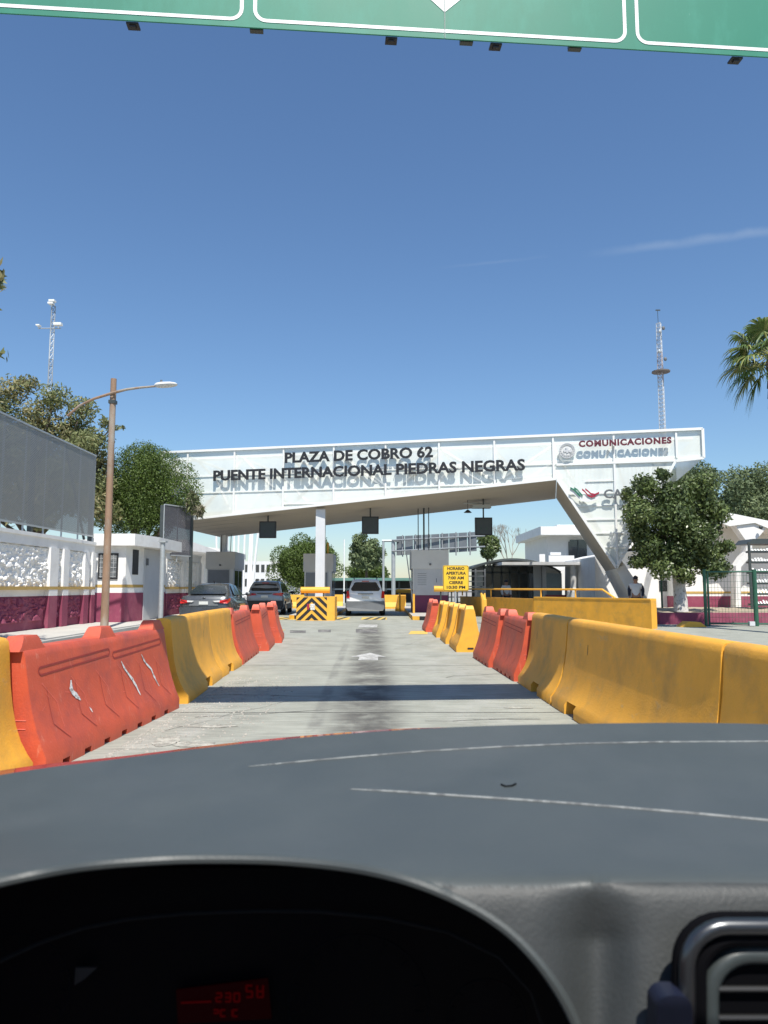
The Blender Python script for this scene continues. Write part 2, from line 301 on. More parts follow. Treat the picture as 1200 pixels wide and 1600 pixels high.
# ------------------------------------------------------------------ ground
def ground():
    b = MB(); b.box(-900, 900, -300, 1500, -.5, -.012)
    struct('ground', b, mat('ground_dust', (.33, .31, .28), .95, .12, .3, .2, 8))
    m = mat('road_concrete', (.325, .33, .275), .9, .10, 1.4, .35, 55, dirt=(.235, .238, .195), dscale=.8, dlo=.5, dhi=.75, stretch=(1, 1, 1))
    t = m.node_tree; L = t.links.new; bs = t.nodes['Principled BSDF']; tc = [n for n in t.nodes if n.type == 'TEX_COORD'][0]
    src = bs.inputs['Base Color'].links[0].from_socket
    def stained(src, cx, slope, half, soft, y0, y1, col, amt, nsc, nst, thr=.35):
        sx = N(t, 'ShaderNodeSeparateXYZ'); L(tc.outputs['Object'], sx.inputs[0])
        ma = N(t, 'ShaderNodeMath', operation='MULTIPLY_ADD'); L(sx.outputs[1], ma.inputs[0]); ma.inputs[1].default_value = -slope; L(sx.outputs[0], ma.inputs[2])
        nz = N(t, 'ShaderNodeTexNoise'); nz.inputs['Scale'].default_value = nsc; nz.inputs['Detail'].default_value = 7; nz.inputs['Roughness'].default_value = .65
        mp = N(t, 'ShaderNodeMapping'); mp.inputs['Scale'].default_value = nst; L(tc.outputs['Object'], mp.inputs[0]); L(mp.outputs[0], nz.inputs['Vector'])
        su = N(t, 'ShaderNodeMath', operation='SUBTRACT'); L(ma.outputs[0], su.inputs[0]); su.inputs[1].default_value = cx
        ab = N(t, 'ShaderNodeMath', operation='ABSOLUTE'); L(su.outputs[0], ab.inputs[0])
        mr = N(t, 'ShaderNodeMapRange', interpolation_type='SMOOTHSTEP'); mr.inputs[1].default_value = half; mr.inputs[2].default_value = half+soft; mr.inputs[3].default_value = 1; mr.inputs[4].default_value = 0; L(ab.outputs[0], mr.inputs[0])
        my = N(t, 'ShaderNodeMapRange', interpolation_type='SMOOTHSTEP'); my.inputs[1].default_value = y1*.6; my.inputs[2].default_value = y1; my.inputs[3].default_value = 1; my.inputs[4].default_value = 0; L(sx.outputs[1], my.inputs[0])
        mn = N(t, 'ShaderNodeMapRange'); mn.inputs[1].default_value = thr; mn.inputs[2].default_value = thr+.3; L(nz.outputs[0], mn.inputs[0])
        cur = mr.outputs[0]
        for o in (my.outputs[0], mn.outputs[0]):
            q = N(t, 'ShaderNodeMath', operation='MULTIPLY'); L(cur, q.inputs[0]); L(o, q.inputs[1]); cur = q.outputs[0]
        q = N(t, 'ShaderNodeMath', operation='MULTIPLY'); L(cur, q.inputs[0]); q.inputs[1].default_value = amt
        mx = N(t, 'ShaderNodeMix', data_type='RGBA'); L(q.outputs[0], mx.inputs[0]); L(src, mx.inputs[6]); mx.inputs[7].default_value = (*col, 1)
        return mx.outputs[2]
    # oil and tyre stains down the lane, pale worn edges
    src = stained(src, -.06, -.014, .12, .40, 0, 34, (.085, .08, .07), .85, 2.2, (1, .8, 1), .28)
    src = stained(src, -.50, -.022, .03, .07, 0, 22, (.13, .125, .115), .6, 4, (1, .3, 1), .35)
    src = stained(src, -1.7, -.03, .2, .4, 0, 40, (.46, .45, .41), .5, 3, (1, .5, 1), .45)
    src = stained(src, 1.3, -.028, .3, .5, 0, 60, (.48, .47, .43), .45, 3, (1, .5, 1), .45)
    src = stained(src, .02, -.014, .05, .22, 0, 16, (.06, .058, .052), .75, 3.5, (1, 1.6, 1), .42)
    src = stained(src, -1.9, -.02, .5, .6, 0, 13, (.20, .19, .16), .6, 5, (1, 1, 1), .48)
    # transverse tining of the slab
    mp = N(t, 'ShaderNodeMapping'); mp.inputs['Scale'].default_value = (.8, 9, 1); L(tc.outputs['Object'], mp.inputs[0])
    nz = N(t, 'ShaderNodeTexNoise'); nz.inputs['Scale'].default_value = 2.2; nz.inputs['Detail'].default_value = 8; nz.inputs['Roughness'].default_value = .7; L(mp.outputs[0], nz.inputs['Vector'])
    mr = N(t, 'ShaderNodeMapRange'); mr.inputs[1].default_value = .3; mr.inputs[2].default_value = .7; mr.inputs[3].default_value = .70; mr.inputs[4].default_value = 1.28; L(nz.outputs[0], mr.inputs[0])
    vm = N(t, 'ShaderNodeVectorMath', operation='SCALE'); L(src, vm.inputs[0]); L(mr.outputs[0], vm.inputs['Scale']); L(vm.outputs[0], bs.inputs['Base Color'])
    b = MB(); b.add([(-7.8, -40, 0), (40, -40, 0), (40, 90, 0), (-7.8, 90, 0)], [(0, 1, 2, 3)])
    struct('road', b, m)
    b = MB(); b.box(-14, -7.8, -40, 90, -.3, .13); b.box(-7.8, -7.65, -40, 90, -.2, .10, 1)
    struct('sidewalk', b, [mat('sidewalk_concrete', (.50, .48, .43), .9, .08, 1, .2, 30), mat('kerb_concrete', (.42, .41, .38), .9, .1, 2, .2, 30)])
    # joints and patches in the slab (thin sheets)
    b = MB()
    for y in (7.9, 12.6, 18.2, 24.5):
        pts = [(-2.6+i*.35, y+random.uniform(-.012, .012)) for i in range(15)]
        for p, q in zip(pts, pts[1:]): b.add([(p[0], p[1]-.009, .004), (q[0], q[1]-.009, .004), (q[0], q[1]+.009, .004), (p[0], p[1]+.009, .004)], [(0, 1, 2, 3)])
    struct('road', b, mat('joint_tar', (.16, .155, .14), .9, .2, 6))
    b = MB()
    for (x0, y0, x1, y1) in ((453, 985, 478, 989), (497, 984, 517, 988), (556, 983, 590, 989)):
        p = [G(x0, y1), G(x1, y1), G(x1, y0), G(x0, y0)]; b.add([(q.x, q.y, .004) for q in p], [(0, 1, 2, 3)])
    struct('road', b, mat('patch_dark', (.13, .125, .115), .9, .2, 3, dirt=(.3, .29, .26), dscale=3, dlo=.5, dhi=.6))
    b = MB(); g = random.Random(12)
    for (x, y, dx, dy, n) in ((-2.1, 9.2, .28, -.02, 7), (-1.9, 7.6, .22, .10, 6), (.4, 7.4, .25, .03, 6), (-.8, 13.6, .3, .02, 5), (.9, 10.9, .2, .12, 5), (-1.4, 18.5, .4, .15, 5), (.2, 15.8, .12, .5, 6), (-2.0, 6.9, .12, .25, 8)):
        for k in range(n):
            nx, ny = x+dx*g.uniform(.6, 1.3), y+dy*g.uniform(.4, 1.6)+g.uniform(-.06, .06); w = g.uniform(.004, .012)
            b.add([(x, y-w, .004), (nx, ny-w*.7, .004), (nx, ny+w*.7, .004), (x, y+w, .004)], [(0, 1, 2, 3)]); x, y = nx, ny
    struct('road', b, mat('crack_dark', (.10, .097, .088), .9, .2, 6))
    b = MB()
    for (px, py, rx, ry) in ((305, 1163, .20, .13), (262, 1158, .12, .25), (330, 1135, .3, .08), (812, 1106, .2, .06)):
        c = G(px, py); b.add([(c.x+rx*g.uniform(.65, 1.15)*math.cos(a*.524), c.y+ry*g.uniform(.65, 1.15)*math.sin(a*.524), .004) for a in range(12)], [tuple(range(12))])
    struct('road', b, mat('spalled_concrete', (.44, .43, .36), .95, .25, 14, .6, 30, dirt=(.26, .25, .21), dscale=9, dlo=.45, dhi=.6))
    # fallen grit along the left barrier foot
    b = MB()
    for i in range(900):
        y = random.uniform(5.2, 11); x = -2.15+random.random()**2*1.0; s = random.uniform(.004, .016)
        b.add([(x-s, y-s, .001), (x+s, y-s*.6, .001), (x+s*.2, y+s, .001), (x, y, s*1.1)], [(0, 1, 3), (1, 2, 3), (2, 0, 3)])
    struct('gravel', b, mat('grit', (.33, .31, .27), .95, .3, 20), 'stuff')
    # markings
    wp = mat('worn_white_paint', (.62, .62, .58), .8, .12, 9, dirt=(.33, .32, .29), dscale=6, dlo=.36, dhi=.56)
    yp = mat('worn_yellow_paint', (.70, .47, .09), .8, .12, 9, dirt=(.40, .36, .22), dscale=5, dlo=.52, dhi=.65)
    b = MB(); c = G(571, 1031)
    ar = [(-.14, -.1), (.25, -.1), (.25, .55), (.42, .55), (.05, 1.45), (-.34, .55), (-.14, .55)]
    b.add([(c.x+x*.9, c.y+y*1.0, .004) for x, y in ar], [(0, 1, 2, 3, 4, 5, 6)])
    p = [G(559, 980.5), G(589, 980.5), G(590, 976), G(562, 976)]; b.add([(q.x, q.y, .004) for q in p], [(0, 1, 2, 3)])
    struct('road_marking', b, wp)
    b = MB(); p = [G(638, 991), G(668, 991), G(668, 986), G(642, 986)]; b.add([(q.x, q.y, .004) for q in p], [(0, 1, 2, 3)])
    p = [G(425, 986), G(440, 986), G(446, 984), G(432, 984)]; b.add([(q.x, q.y, .004) for q in p], [(0, 1, 2, 3)])
    # hatched bar across the lanes in front of the booths
    Y0, Y1 = 30.3, 32.6
    for x0, x1 in ((-4.6, -3.6), (-2.05, -1.45), (-.95, .12), (1.1, 2.7)):
        b.add([(x0, Y0, .004), (x1, Y0, .004), (x1, Y1, .004), (x0, Y1, .004)], [(0, 1, 2, 3)])
    struct('road_marking', b, yp)
    b = MB()
    for x0, x1 in ((-4.5, -3.7), (-1.98, -1.5), (-.85, .1), (1.2, 2.6)):
        x = x0
        while x < x1-.12:
            b.add([(x, Y0, .008), (x+.17, Y0, .008), (min(x+.42, x1), Y1, .008), (min(x+.25, x1), Y1, .008)], [(0, 1, 2, 3)]); x += .36
    struct('road_marking', b, mat('worn_black_paint', (.06, .06, .055), .8, .3, 9))
ground()

# ------------------------------------------------------------------ barriers
PROF_J = [(.31, 0), (.31, .09), (.265, .15), (.215, .235), (.175, .34), (.145, .47), (.122, .62), (.108, .77), (.100, .88), (.092, .925), (.07, .948), (.03, .955)]
PROF_P = [(.29, 0), (.29, .10), (.245, .20), (.205, .31), (.170, .43), (.142, .56), (.118, .70), (.102, .80), (.09, .84), (.07, .86), (.03, .863)]
def xz(prof, z):
    for (x0, z0), (x1, z1) in zip(prof, prof[1:]):
        if z0 <= z <= z1 and z1 > z0: return x0+(x1-x0)*(z-z0)/(z1-z0)
    return prof[0][0]
def seg(b, prof, y0, y1, zlo=0., rec=None, mi=0, bev=0):
    def ring(y, sc=1.):
        h = []
        pr = [(xz(prof, zlo), zlo)]+[p for p in prof if p[1] > zlo+.001] if zlo > 0 else prof
        for x, z in pr:
            if rec and rec[0] < z < rec[1]: x -= rec[2]
            h.append((x*sc, z if z < .9 else z-(1-sc)*.2))
        return [Vector((x, y, z)) for x, z in h]+[Vector((-x, y, z)) for x, z in reversed(h)]
    rs = []
    if bev & 1: rs += [ring(y0, .985), ring(y0+.018)]
    else: rs += [ring(y0)]
    if bev & 2: rs += [ring(y1-.018), ring(y1, .985)]
    else: rs += [ring(y1)]
    b.loft(rs, mi)
def barrier(x, y, ang, L, kind, label, group, notches=(.5,), lugs=True, scuffs=True, stickers=False):
    """x,y: centre line of the near end; ang: heading in degrees to the right of straight ahead"""
    nm = {'concrete': 'concrete_barrier', 'red': 'plastic_barrier', 'yellow': 'plastic_barrier'}[kind]
    root = thing(nm, label, 'barrier', (0, 0, 0), group)
    b = MB()
    if kind == 'concrete':
        cuts = sorted(n*L for n in notches); y0 = 0; k = 0
        for c in cuts:
            seg(b, PROF_J, y0, c-.17, bev=1 if k == 0 else 0); seg(b, PROF_J, c-.17, c+.17, zlo=.13); y0 = c+.17; k += 1
        seg(b, PROF_J, y0, L, bev=2 if k else 3)
        b.build('body', M['yellow'], root, smooth=True)
        # lifting slots and stains
        q = MB()
        for c in (L*.78,):
            for s in (-1, 1):
                pts = [(xz(PROF_J, z)+.003) for z in (.62, .72)]
                q.add([(s*pts[0], c-.006, .62), (s*pts[0], c+.006, .62), (s*pts[1], c+.006, .72), (s*pts[1], c-.006, .72)], [(0, 1, 2, 3)])
        q.build('lifting_slot', M['black'], root)
    else:
        mcol = M['red'] if kind == 'red' else M['yellow']
        if kind == 'red':
            n = max(2, round(L/.36)); st = L/n
            for i in range(n):
                a = i*st
                seg(b, PROF_P, a, a+st*.68, bev=1 if i == 0 else 0)
                seg(b, PROF_P, a+st*.68, a+st, zlo=0 if i == n-1 else .045, bev=2 if i == n-1 else 0)
        else:
            seg(b, PROF_P, 0, .20, bev=1); seg(b, PROF_P, .20, L-.20, rec=(.25, .82, .055)); seg(b, PROF_P, L-.20, L, bev=2)
        b.build('body', mcol, root, smooth=True)
        if kind == 'red':
            q = MB(); nl = 3 if L > 2.4 else 2
            for i in range(nl):
                c = .14+(L-.28)*i/(nl-1)
                q.loft([[Vector((sx, c-w/2, z)), Vector((sx, c+w/2, z))][::1]+[Vector((-sx, c+w/2, z)), Vector((-sx, c-w/2, z))] for sx, w, z in ((.082, .38, .845), (.076, .30, .875), (.066, .22, .93), (.055, .19, .95))])
                o = MB()
            q.build('lug', mcol, root, smooth=True)
            # moulded groove loop near the top and hexagonal ribs lower down, both faces
            g = MB()
            def face(u, z, s, off=.0035): return Vector((s*(xz(PROF_P, z)+off), u, z))
            def line(mb_, pts, s, w, off=.0035):
                for (u0, z0), (u1, z1) in zip(pts, pts[1:]):
                    k = max(1, int(abs(z1-z0)/.05))
                    for j in range(k):
                        a0, a1 = j/k, (j+1)/k; A = (u0+(u1-u0)*a0, z0+(z1-z0)*a0); B = (u0+(u1-u0)*a1, z0+(z1-z0)*a1)
                        d = Vector((B[0]-A[0], B[1]-A[1])); d = d.normalized() if d.length else Vector((1, 0)); nn = Vector((-d.y, d.x))*w/2
                        mb_.add([face(A[0]+nn.x, A[1]+nn.y, s, off), face(B[0]+nn.x, B[1]+nn.y, s, off), face(B[0]-nn.x, B[1]-nn.y, s, off), face(A[0]-nn.x, A[1]-nn.y, s, off)], [(0, 1, 2, 3)])
            e = .13; nb = 1 if L < 2.4 else 2; seglen = (L-2*e)/nb
            for s in (-1, 1):
                for i in range(nb):
                    a, c = e+i*seglen+.02, e+(i+1)*seglen-.03
                    line(g, [(a+.03, .66), (a, .685), (a+.02, .715), (c-.02, .755), (c, .725), (c-.03, .70), (a+.03, .66)], s, .012)
            g.build('moulded_groove', M['groove'], root)
            h = MB(); hx = MB()
            for s in (-1, 1):
                for i in range(int(L/.45)):
                    c = .34+i*.45
                    if c > L-.2: break
                    line(hx, [(c-.10, .56), (c-.10, .30), (c+.08, .17)], s, .006)
                    line(h, [(c-.16, .60), (c+.02, .44), (c+.04, .25)], s, .004)
            hx.build('moulded_rib', M['groove'], root); 
            for i in range(int(L*9)):
                s = random.choice((-1, 1)); u = random.uniform(.1, L-.1); z = random.uniform(.15, .7); dz = random.uniform(-.10, .10); du = random.uniform(-.12, .12)
                if .05 < u+du < L-.05 and .12 < z+dz < .75: line(h, [(u, z), (u+du, z+dz)], s, .0025, .0045)
            h.build('scuff_mark', M['red_scuff'], root)
            # scratches on the end face
            q = MB()
            for z in (.30, .36, .13): q.box(-.14, .13, -.004, -.001, z, z+.006)
            q.build('end_scratch', M['red_scuff'], root)
            if stickers:
                for pts, wd in (([(.62, .57), (.60, .50), (.68, .43), (.72, .40)], .075), ([(1.62, .62), (1.68, .54), (1.80, .44), (1.86, .36), (1.90, .27)], .05), ([(2.12, .64), (2.18, .56), (2.32, .47), (2.36, .38), (2.42, .29)], .045), ([(.84, .33), (.87, .28)], .02)):
                    t_ = MB(); n_ = 14; up, lo = [], []
                    for j in range(n_+1):
                        f_ = j/n_*(len(pts)-1); i0 = min(int(f_), len(pts)-2); fr = f_-i0
                        u = pts[i0][0]+(pts[i0+1][0]-pts[i0][0])*fr; z = pts[i0][1]+(pts[i0+1][1]-pts[i0][1])*fr
                        ww = wd*(.25+.75*math.sin(math.pi*min(1, max(.02, j/n_))))*random.uniform(.6, 1.25)
                        up.append(face(u+ww/2, z, 1, .005)); lo.append(face(u-ww/2, z, 1, .005))
                    for j in range(n_): t_.add([up[j], up[j+1], lo[j+1], lo[j]], [(0, 1, 2, 3)])
                    t_.build('torn_sticker', M['sticker'], root)
        else:
            q = MB()
            for z in (.06,): q.box(-.06, .06, -.012, .0, z, z+.03)
            q.build('drain_plug', M['black'], root)
            q = MB()
            for c in (.16, L-.16): q.loft([[Vector((sx, c-w/2, z)), Vector((sx, c+w/2, z)), Vector((-sx, c+w/2, z)), Vector((-sx, c-w/2, z))] for sx, w, z in ((.09, .26, .84), (.07, .16, .93))])
            q.build('lug', mcol, root)
    root.location = (x, y, 0); root.rotation_euler = (0, 0, -R(ang))
    return root
gl, gr = 'lane barriers along the left side', 'lane barriers along the right side'
def row(items, side, gp):
    """items: (near x, near y, far x, far y of the lane-side foot, kind, label, kw)"""
    for (xa, ya, xb, yb, kind, label, kw) in items:
        h = .31 if kind == 'concrete' else .29
        d = Vector((xb-xa, yb-ya)); L = d.length; ang = math.degrees(math.atan2(d.x, d.y)); n = Vector((d.y, -d.x)).normalized()*side
        barrier(xa+n.x*h, ya+n.y*h, ang, L, kind, label, gp, **kw)
row([(-2.50, 1.9, -2.43, 5.28, 'concrete', 'yellow concrete barrier just in front of the stickered red one, mostly cut off', dict(notches=(.3, .75))),
     (-2.37, 5.34, -2.22, 8.20, 'red', 'long red plastic barrier with torn white stickers, the only one with stickers', dict(stickers=True)),
     (-2.20, 8.48, -2.33, 10.85, 'concrete', 'yellow concrete barrier with a shaded near end, touching the stickered red one', dict(notches=(.58,))),
     (-2.34, 10.9, -2.37, 12.55, 'concrete', 'yellow concrete barrier in front of the group of three red ones', dict(notches=(.42,))),
     (-2.38, 12.7, -2.50, 15.0, 'red', 'red plastic barrier right after the left yellow concrete pair', {}),
     (-2.36, 15.4, -2.52, 17.3, 'red', 'red plastic barrier, middle of the three small ones on the left', {}),
     (-2.40, 17.6, -2.6, 19.5, 'red', 'red plastic barrier, last and farthest of the left row', {})], -1, gl)
row([(2.02, 1.0, 1.94, 4.745, 'concrete', 'yellow concrete barrier closest to the dashboard opposite the stickered red one', dict(notches=(.3, .75))),
     (1.93, 4.76, 1.85, 8.36, 'concrete', 'long yellow concrete barrier with a notched sunlit foot, longest of the yellow run', dict(notches=(.17, .80))),
     (1.85, 8.41, 1.84, 10.35, 'concrete', 'short yellow concrete barrier next to the nearer dark red one', dict(notches=(.45,))),
     (1.80, 10.45, 1.76, 12.15, 'red', 'red plastic barrier with shaded face touching the right yellow concrete run', {}),
     (1.70, 12.25, 1.66, 14.0, 'red', 'red plastic barrier just before the gap and the small yellow plastic ones', {}),
     (1.46, 15.15, 1.46, 16.8, 'yellow', 'yellow plastic barrier with recessed panel, nearest under the opening hours sign', {}),
     (1.42, 17.3, 1.42, 18.9, 'yellow', 'yellow plastic barrier, second of the three under the hours sign', {}),
     (1.36, 19.5, 1.36, 21.1, 'yellow', 'yellow plastic barrier, third and farthest under the hours sign', {}),
     (1.22, 21.9, 1.20, 23.6, 'red', 'red plastic barrier, farthest of the right row beside the toll booth', {})], 1, gr)

# ------------------------------------------------------------------ trees
def leaves(name, clumps, n, size, mats, parent, w=(.55, .25, .2), shell=.55, flat=.0, elong=1.6, seed=1):
    g = np.random.default_rng(seed); cl = np.array(clumps, float); vol = (cl[:, 3]*cl[:, 4]*cl[:, 5])**(2/3); pr = vol/vol.sum()
    idx = g.choice(len(cl), n, p=pr); d = g.normal(size=(n, 3)); d /= np.linalg.norm(d, axis=1)[:, None]
    r_ = shell+(1-shell)*g.random(n)**.6; r_ *= 1+g.normal(size=n)*.06
    c = cl[idx, :3]+d*r_[:, None]*cl[idx, 3:6]
    a = g.normal(size=(n, 3)); a /= np.linalg.norm(a, axis=1)[:, None]
    nn = d*.6+g.normal(size=(n, 3))*.55; bvec = np.cross(nn, a); bvec /= np.linalg.norm(bvec, axis=1)[:, None]; a = np.cross(bvec, nn); a /= np.linalg.norm(a, axis=1)[:, None]
    s = size*(.6+.8*g.random(n))[:, None]; a = a*s*elong*.5; bvec = bvec*s*.5
    v = np.stack([c-a, c+bvec*.8-a*.1, c+a, c-bvec*.8+a*.1], 1).reshape(-1, 3)
    par = parent
    while par.parent: par = par.parent
    v -= np.array(par.location)
    me = bpy.data.meshes.new(name); me.vertices.add(4*n); me.vertices.foreach_set('co', v.ravel())
    me.loops.add(4*n); me.loops.foreach_set('vertex_index', np.arange(4*n)); me.polygons.add(n); me.polygons.foreach_set('loop_start', np.arange(n)*4)
    for m_ in mats: me.materials.append(m_)
    tone = g.random(len(cl)); mi = np.where(g.random(n) < .55, (tone[idx] > .5).astype(int), g.choice(3, n, p=w)); me.polygons.foreach_set('material_index', mi.astype(np.int32))
    me.update(calc_edges=True); me.validate()
    o = bpy.data.objects.new(name, me); C.objects.link(o); o.parent = parent; return o
def blob_clumps(c, rad, k, cr, seed, squash=1.):
    g = np.random.default_rng(seed); out = []
    for i in range(k):
        d = g.normal(size=3); d /= np.linalg.norm(d); q = .45+.5*g.random()
        s = cr*(.7+.6*g.random()); out.append((c[0]+d[0]*q*rad[0], c[1]+d[1]*q*rad[1], c[2]+d[2]*q*rad[2], s, s, s*squash))
    return out
def trunk(parent, base, top, r, clumps, m, seed=3, nb=8, mwhite=None):
    g = random.Random(seed); b = MB(); base = Vector(base); top = Vector(top)
    mid = [base.lerp(top, f)+Vector((g.uniform(-.06, .06), g.uniform(-.06, .06), 0))*(0 if f == 0 else 1) for f in (0, .12, .35, .6, .8, 1)]
    b.tube(mid, [r*1.35, r*1.08, r, r*.85, r*.7, r*.5], 10)
    cs = g.sample(list(clumps), min(nb, len(clumps)))
    for c in cs:
        e = Vector(c[:3]); s = base.lerp(top, g.uniform(.55, 1)); k = s.lerp(e, .5)+Vector((g.uniform(-.2, .2), g.uniform(-.2, .2), g.uniform(0, .3)))
        b.tube([s, k, e], [r*.45, r*.28, r*.1], 6)
    return b.build('trunk', m, parent, smooth=True)
def tree(name, label, base, h_trunk, crown_c, rad, k, cr, n, size, mats, seed, r=.18, shell=.5, elong=1.6, extra=(), bark=None, group=None, cat='tree', nb=8, squash=1.):
    t = thing(name, label, cat, base, group)
    cl = blob_clumps(crown_c, rad, k, cr, seed, squash)+list(extra)
    trunk(t, base, (crown_c[0], crown_c[1], h_trunk), r, cl, bark or M['bark'], seed, nb)
    leaves('crown', cl, n, size, mats, t, shell=shell, elong=elong, seed=seed)
    return t
def gz(x, D, z=0): return ((x-600)/F*D, D, z)
# feathery tree behind the grey screen (left)
c = P(60, 700, 31)
tree('feathery_tree', 'tall olive-brown feathery tree standing behind the grey metal screen', (c.x, 31, 0), 4.6, (c.x, 31, 6.2), (4.0, 2.5, 2.6), 46, .75, 44000, .085, M['leafA'], 11, .24, .15,
     extra=[(*P(x, y, 31), s, s, s*.8) for x, y, s in ((20, 610, .8), (85, 622, .8), (130, 640, .7), (150, 690, .8), (165, 660, .35), (60, 650, .9), (120, 720, .9), (150, 760, .9), (190, 668, .14), (181, 668, .16), (173, 670, .2), (0, 640, 1.), (45, 600, .5), (160, 800, .9))], elong=2.2, nb=16)
c = P(150, 790, 28.5)
# ficus, clipped round, beside the bridge
tree('ficus_tree', 'dense clipped round green tree between the lamp post and the footbridge', (*P(225, 900, 33).xy, 0), 3.0, (P(222, 765, 33).x, 33, P(222, 768, 33).z), (1.75, 1.7, 1.75), 46, .82, 90000, .052, M['leafB'], 21, .28, .72,
     extra=[(*P(x, y, 32.2), s, s, s) for x, y, s in ((205, 730, .95), (255, 735, .95), (288, 770, .85), (280, 748, .85), (270, 775, .9), (240, 722, .8), (220, 722, .8), (262, 800, .8), (290, 790, .45), (200, 800, .9), (245, 820, .7), (185, 770, .8), (235, 712, .5), (180, 830, .5))], elong=1.5)
tree('ficus_tree', 'ball-shaped green tree behind the bridge column and middle toll booth', (*P(476, 930, 52).xy, 0), 2.0, (P(476, 880, 52).x, 52, P(476, 880, 52).z), (1.75, 1.5, 1.35), 42, .80, 60000, .075, M['leafB'], 22, .25, .72,
     extra=[(*P(x, y, 51.5), s, s, s) for x, y, s in ((440, 870, .8), (510, 875, .9), (470, 850, .8), (430, 895, .7), (525, 890, .6), (500, 850, .6), (455, 915, .8), (505, 910, .8))])
tree('poplar_tree', 'sparse upright tree seen through the lane opening right of the column', (*P(572, 930, 75).xy, 0), 5, (P(573, 865, 75).x, 75, P(573, 862, 75).z), (1.7, 1.2, 2.0), 26, .65, 6500, .20, M['leafD'], 23, .14, .2,
     extra=[(*P(x, y, 75), s, s, s) for x, y, s in ((567, 838, .5), (585, 850, .6), (555, 870, .7), (597, 865, .5), (575, 880, .8))], nb=12)
tree('low_tree', 'low spreading bright green tree beyond the lane at the horizon', (*P(580, 930, 80).xy, 0), 2.5, (P(578, 892, 80).x, 80, P(578, 893, 80).z), (2.6, 1.5, .8), 24, .8, 9000, .17, M['leafB'], 24, .14, .4)
tree('low_tree', 'small dark green tree behind the overhead signboard, left of the bare tree', (*P(762, 930, 72).xy, 0), 4.5, (P(762, 850, 72).x, 72, P(762, 852, 72).z), (1.1, 1.0, 1.1), 16, .55, 6500, .16, M['leafC'], 25, .14, .3)
# bare tree
def bare_tree():
    base = Vector(gz(795, 74)); t = thing('bare_tree', 'leafless grey tree behind the dark glass shelter', 'tree', base); b = MB(); g = random.Random(5)
    def br(p, d, l, r, k):
        q = p+d*l; b.tube([p, p.lerp(q, .5)+Vector((g.uniform(-.05, .05), 0, g.uniform(-.05, .05)))*l, q], [r, r*.8, r*.6], 5)
        if k:
            for _ in range(3):
                br(q, (d+Vector((g.uniform(-.6, .6), g.uniform(-.6, .6), g.uniform(-.1, .5)))).normalized(), l*.68, r*.6, k-1)
    br(base, Vector((0, 0, 1)), 2.8, .12, 5); b.build('trunk', mat('bare_bark', (.30, .27, .23), .9, .2, 8), t)
bare_tree()
# planter tree on the right, whitewashed trunk
def planter_tree():
    D = 27.5; base = Vector((P(1064, 955, D).x, D, .41)); t = thing('planter_tree', 'broad leafy tree with whitewashed trunk in the magenta planter', 'tree', base)
    cl = []
    for x, y, s in ((1010, 760, .55), (1050, 775, .9), (1090, 775, .8), (1115, 800, .6), (1005, 800, .75), (1045, 815, 1.0), (1090, 830, .95), (1015, 850, .7), (1055, 860, .85), (1100, 870, .75), (1122, 885, .45), (1030, 885, .6), (995, 830, .5), (1130, 850, .35), (985, 775, .3), (1075, 895, .45), (1112, 895, .35), (1000, 870, .4), (1035, 745, .3), (1098, 750, .4)):
        for k in range(3): q = P(x+random.uniform(-9, 9), y+random.uniform(-9, 9), D+random.uniform(-.9, .9)); cl.append((*q, s*.84, s*.84, s*.72))
    top = P(1052, 850, D); b = MB()
    b.tube([base, base+Vector((0, 0, .5)), base+Vector((-.06, 0, 1.3))], [.27, .24, .20], 10, 1); b.tube([base+Vector((-.06, 0, 1.3)), base+Vector((-.15, 0, 2.0)), top], [.20, .17, .12], 10, 0)
    for c in random.sample(cl, 16):
        s = (base+Vector((-.12, 0, 1.6))).lerp(top, random.random()); b.tube([s, s.lerp(Vector(c[:3]), .5)+Vector((0, 0, .1)), Vector(c[:3])], [.07, .045, .02], 6)
    b.build('trunk', [M['bark'], M['bark_white']], t, smooth=True)
    leaves('crown', cl, 46000, .085, M['leafC'], t, shell=.12, elong=1.5, seed=31)
planter_tree()
tree('evergreen_tree', 'large hazy green tree behind the planter tree, under the bridge end', (*P(1080, 930, 56).xy, 0), 6, (P(1085, 780, 56).x, 56, P(1085, 785, 56).z), (2.4, 2, 2.6), 36, 1.0, 34000, .13, M['leafD'], 41, .3, .3)
tree('evergreen_tree', 'large dark green tree at the right picture edge above the white roof', (*P(1185, 930, 52).xy, 0), 6, (P(1190, 785, 52).x, 52, P(1190, 790, 52).z), (2.9, 2, 2.4), 42, 1.0, 36000, .13, M['leafD'], 42, .3, .3)
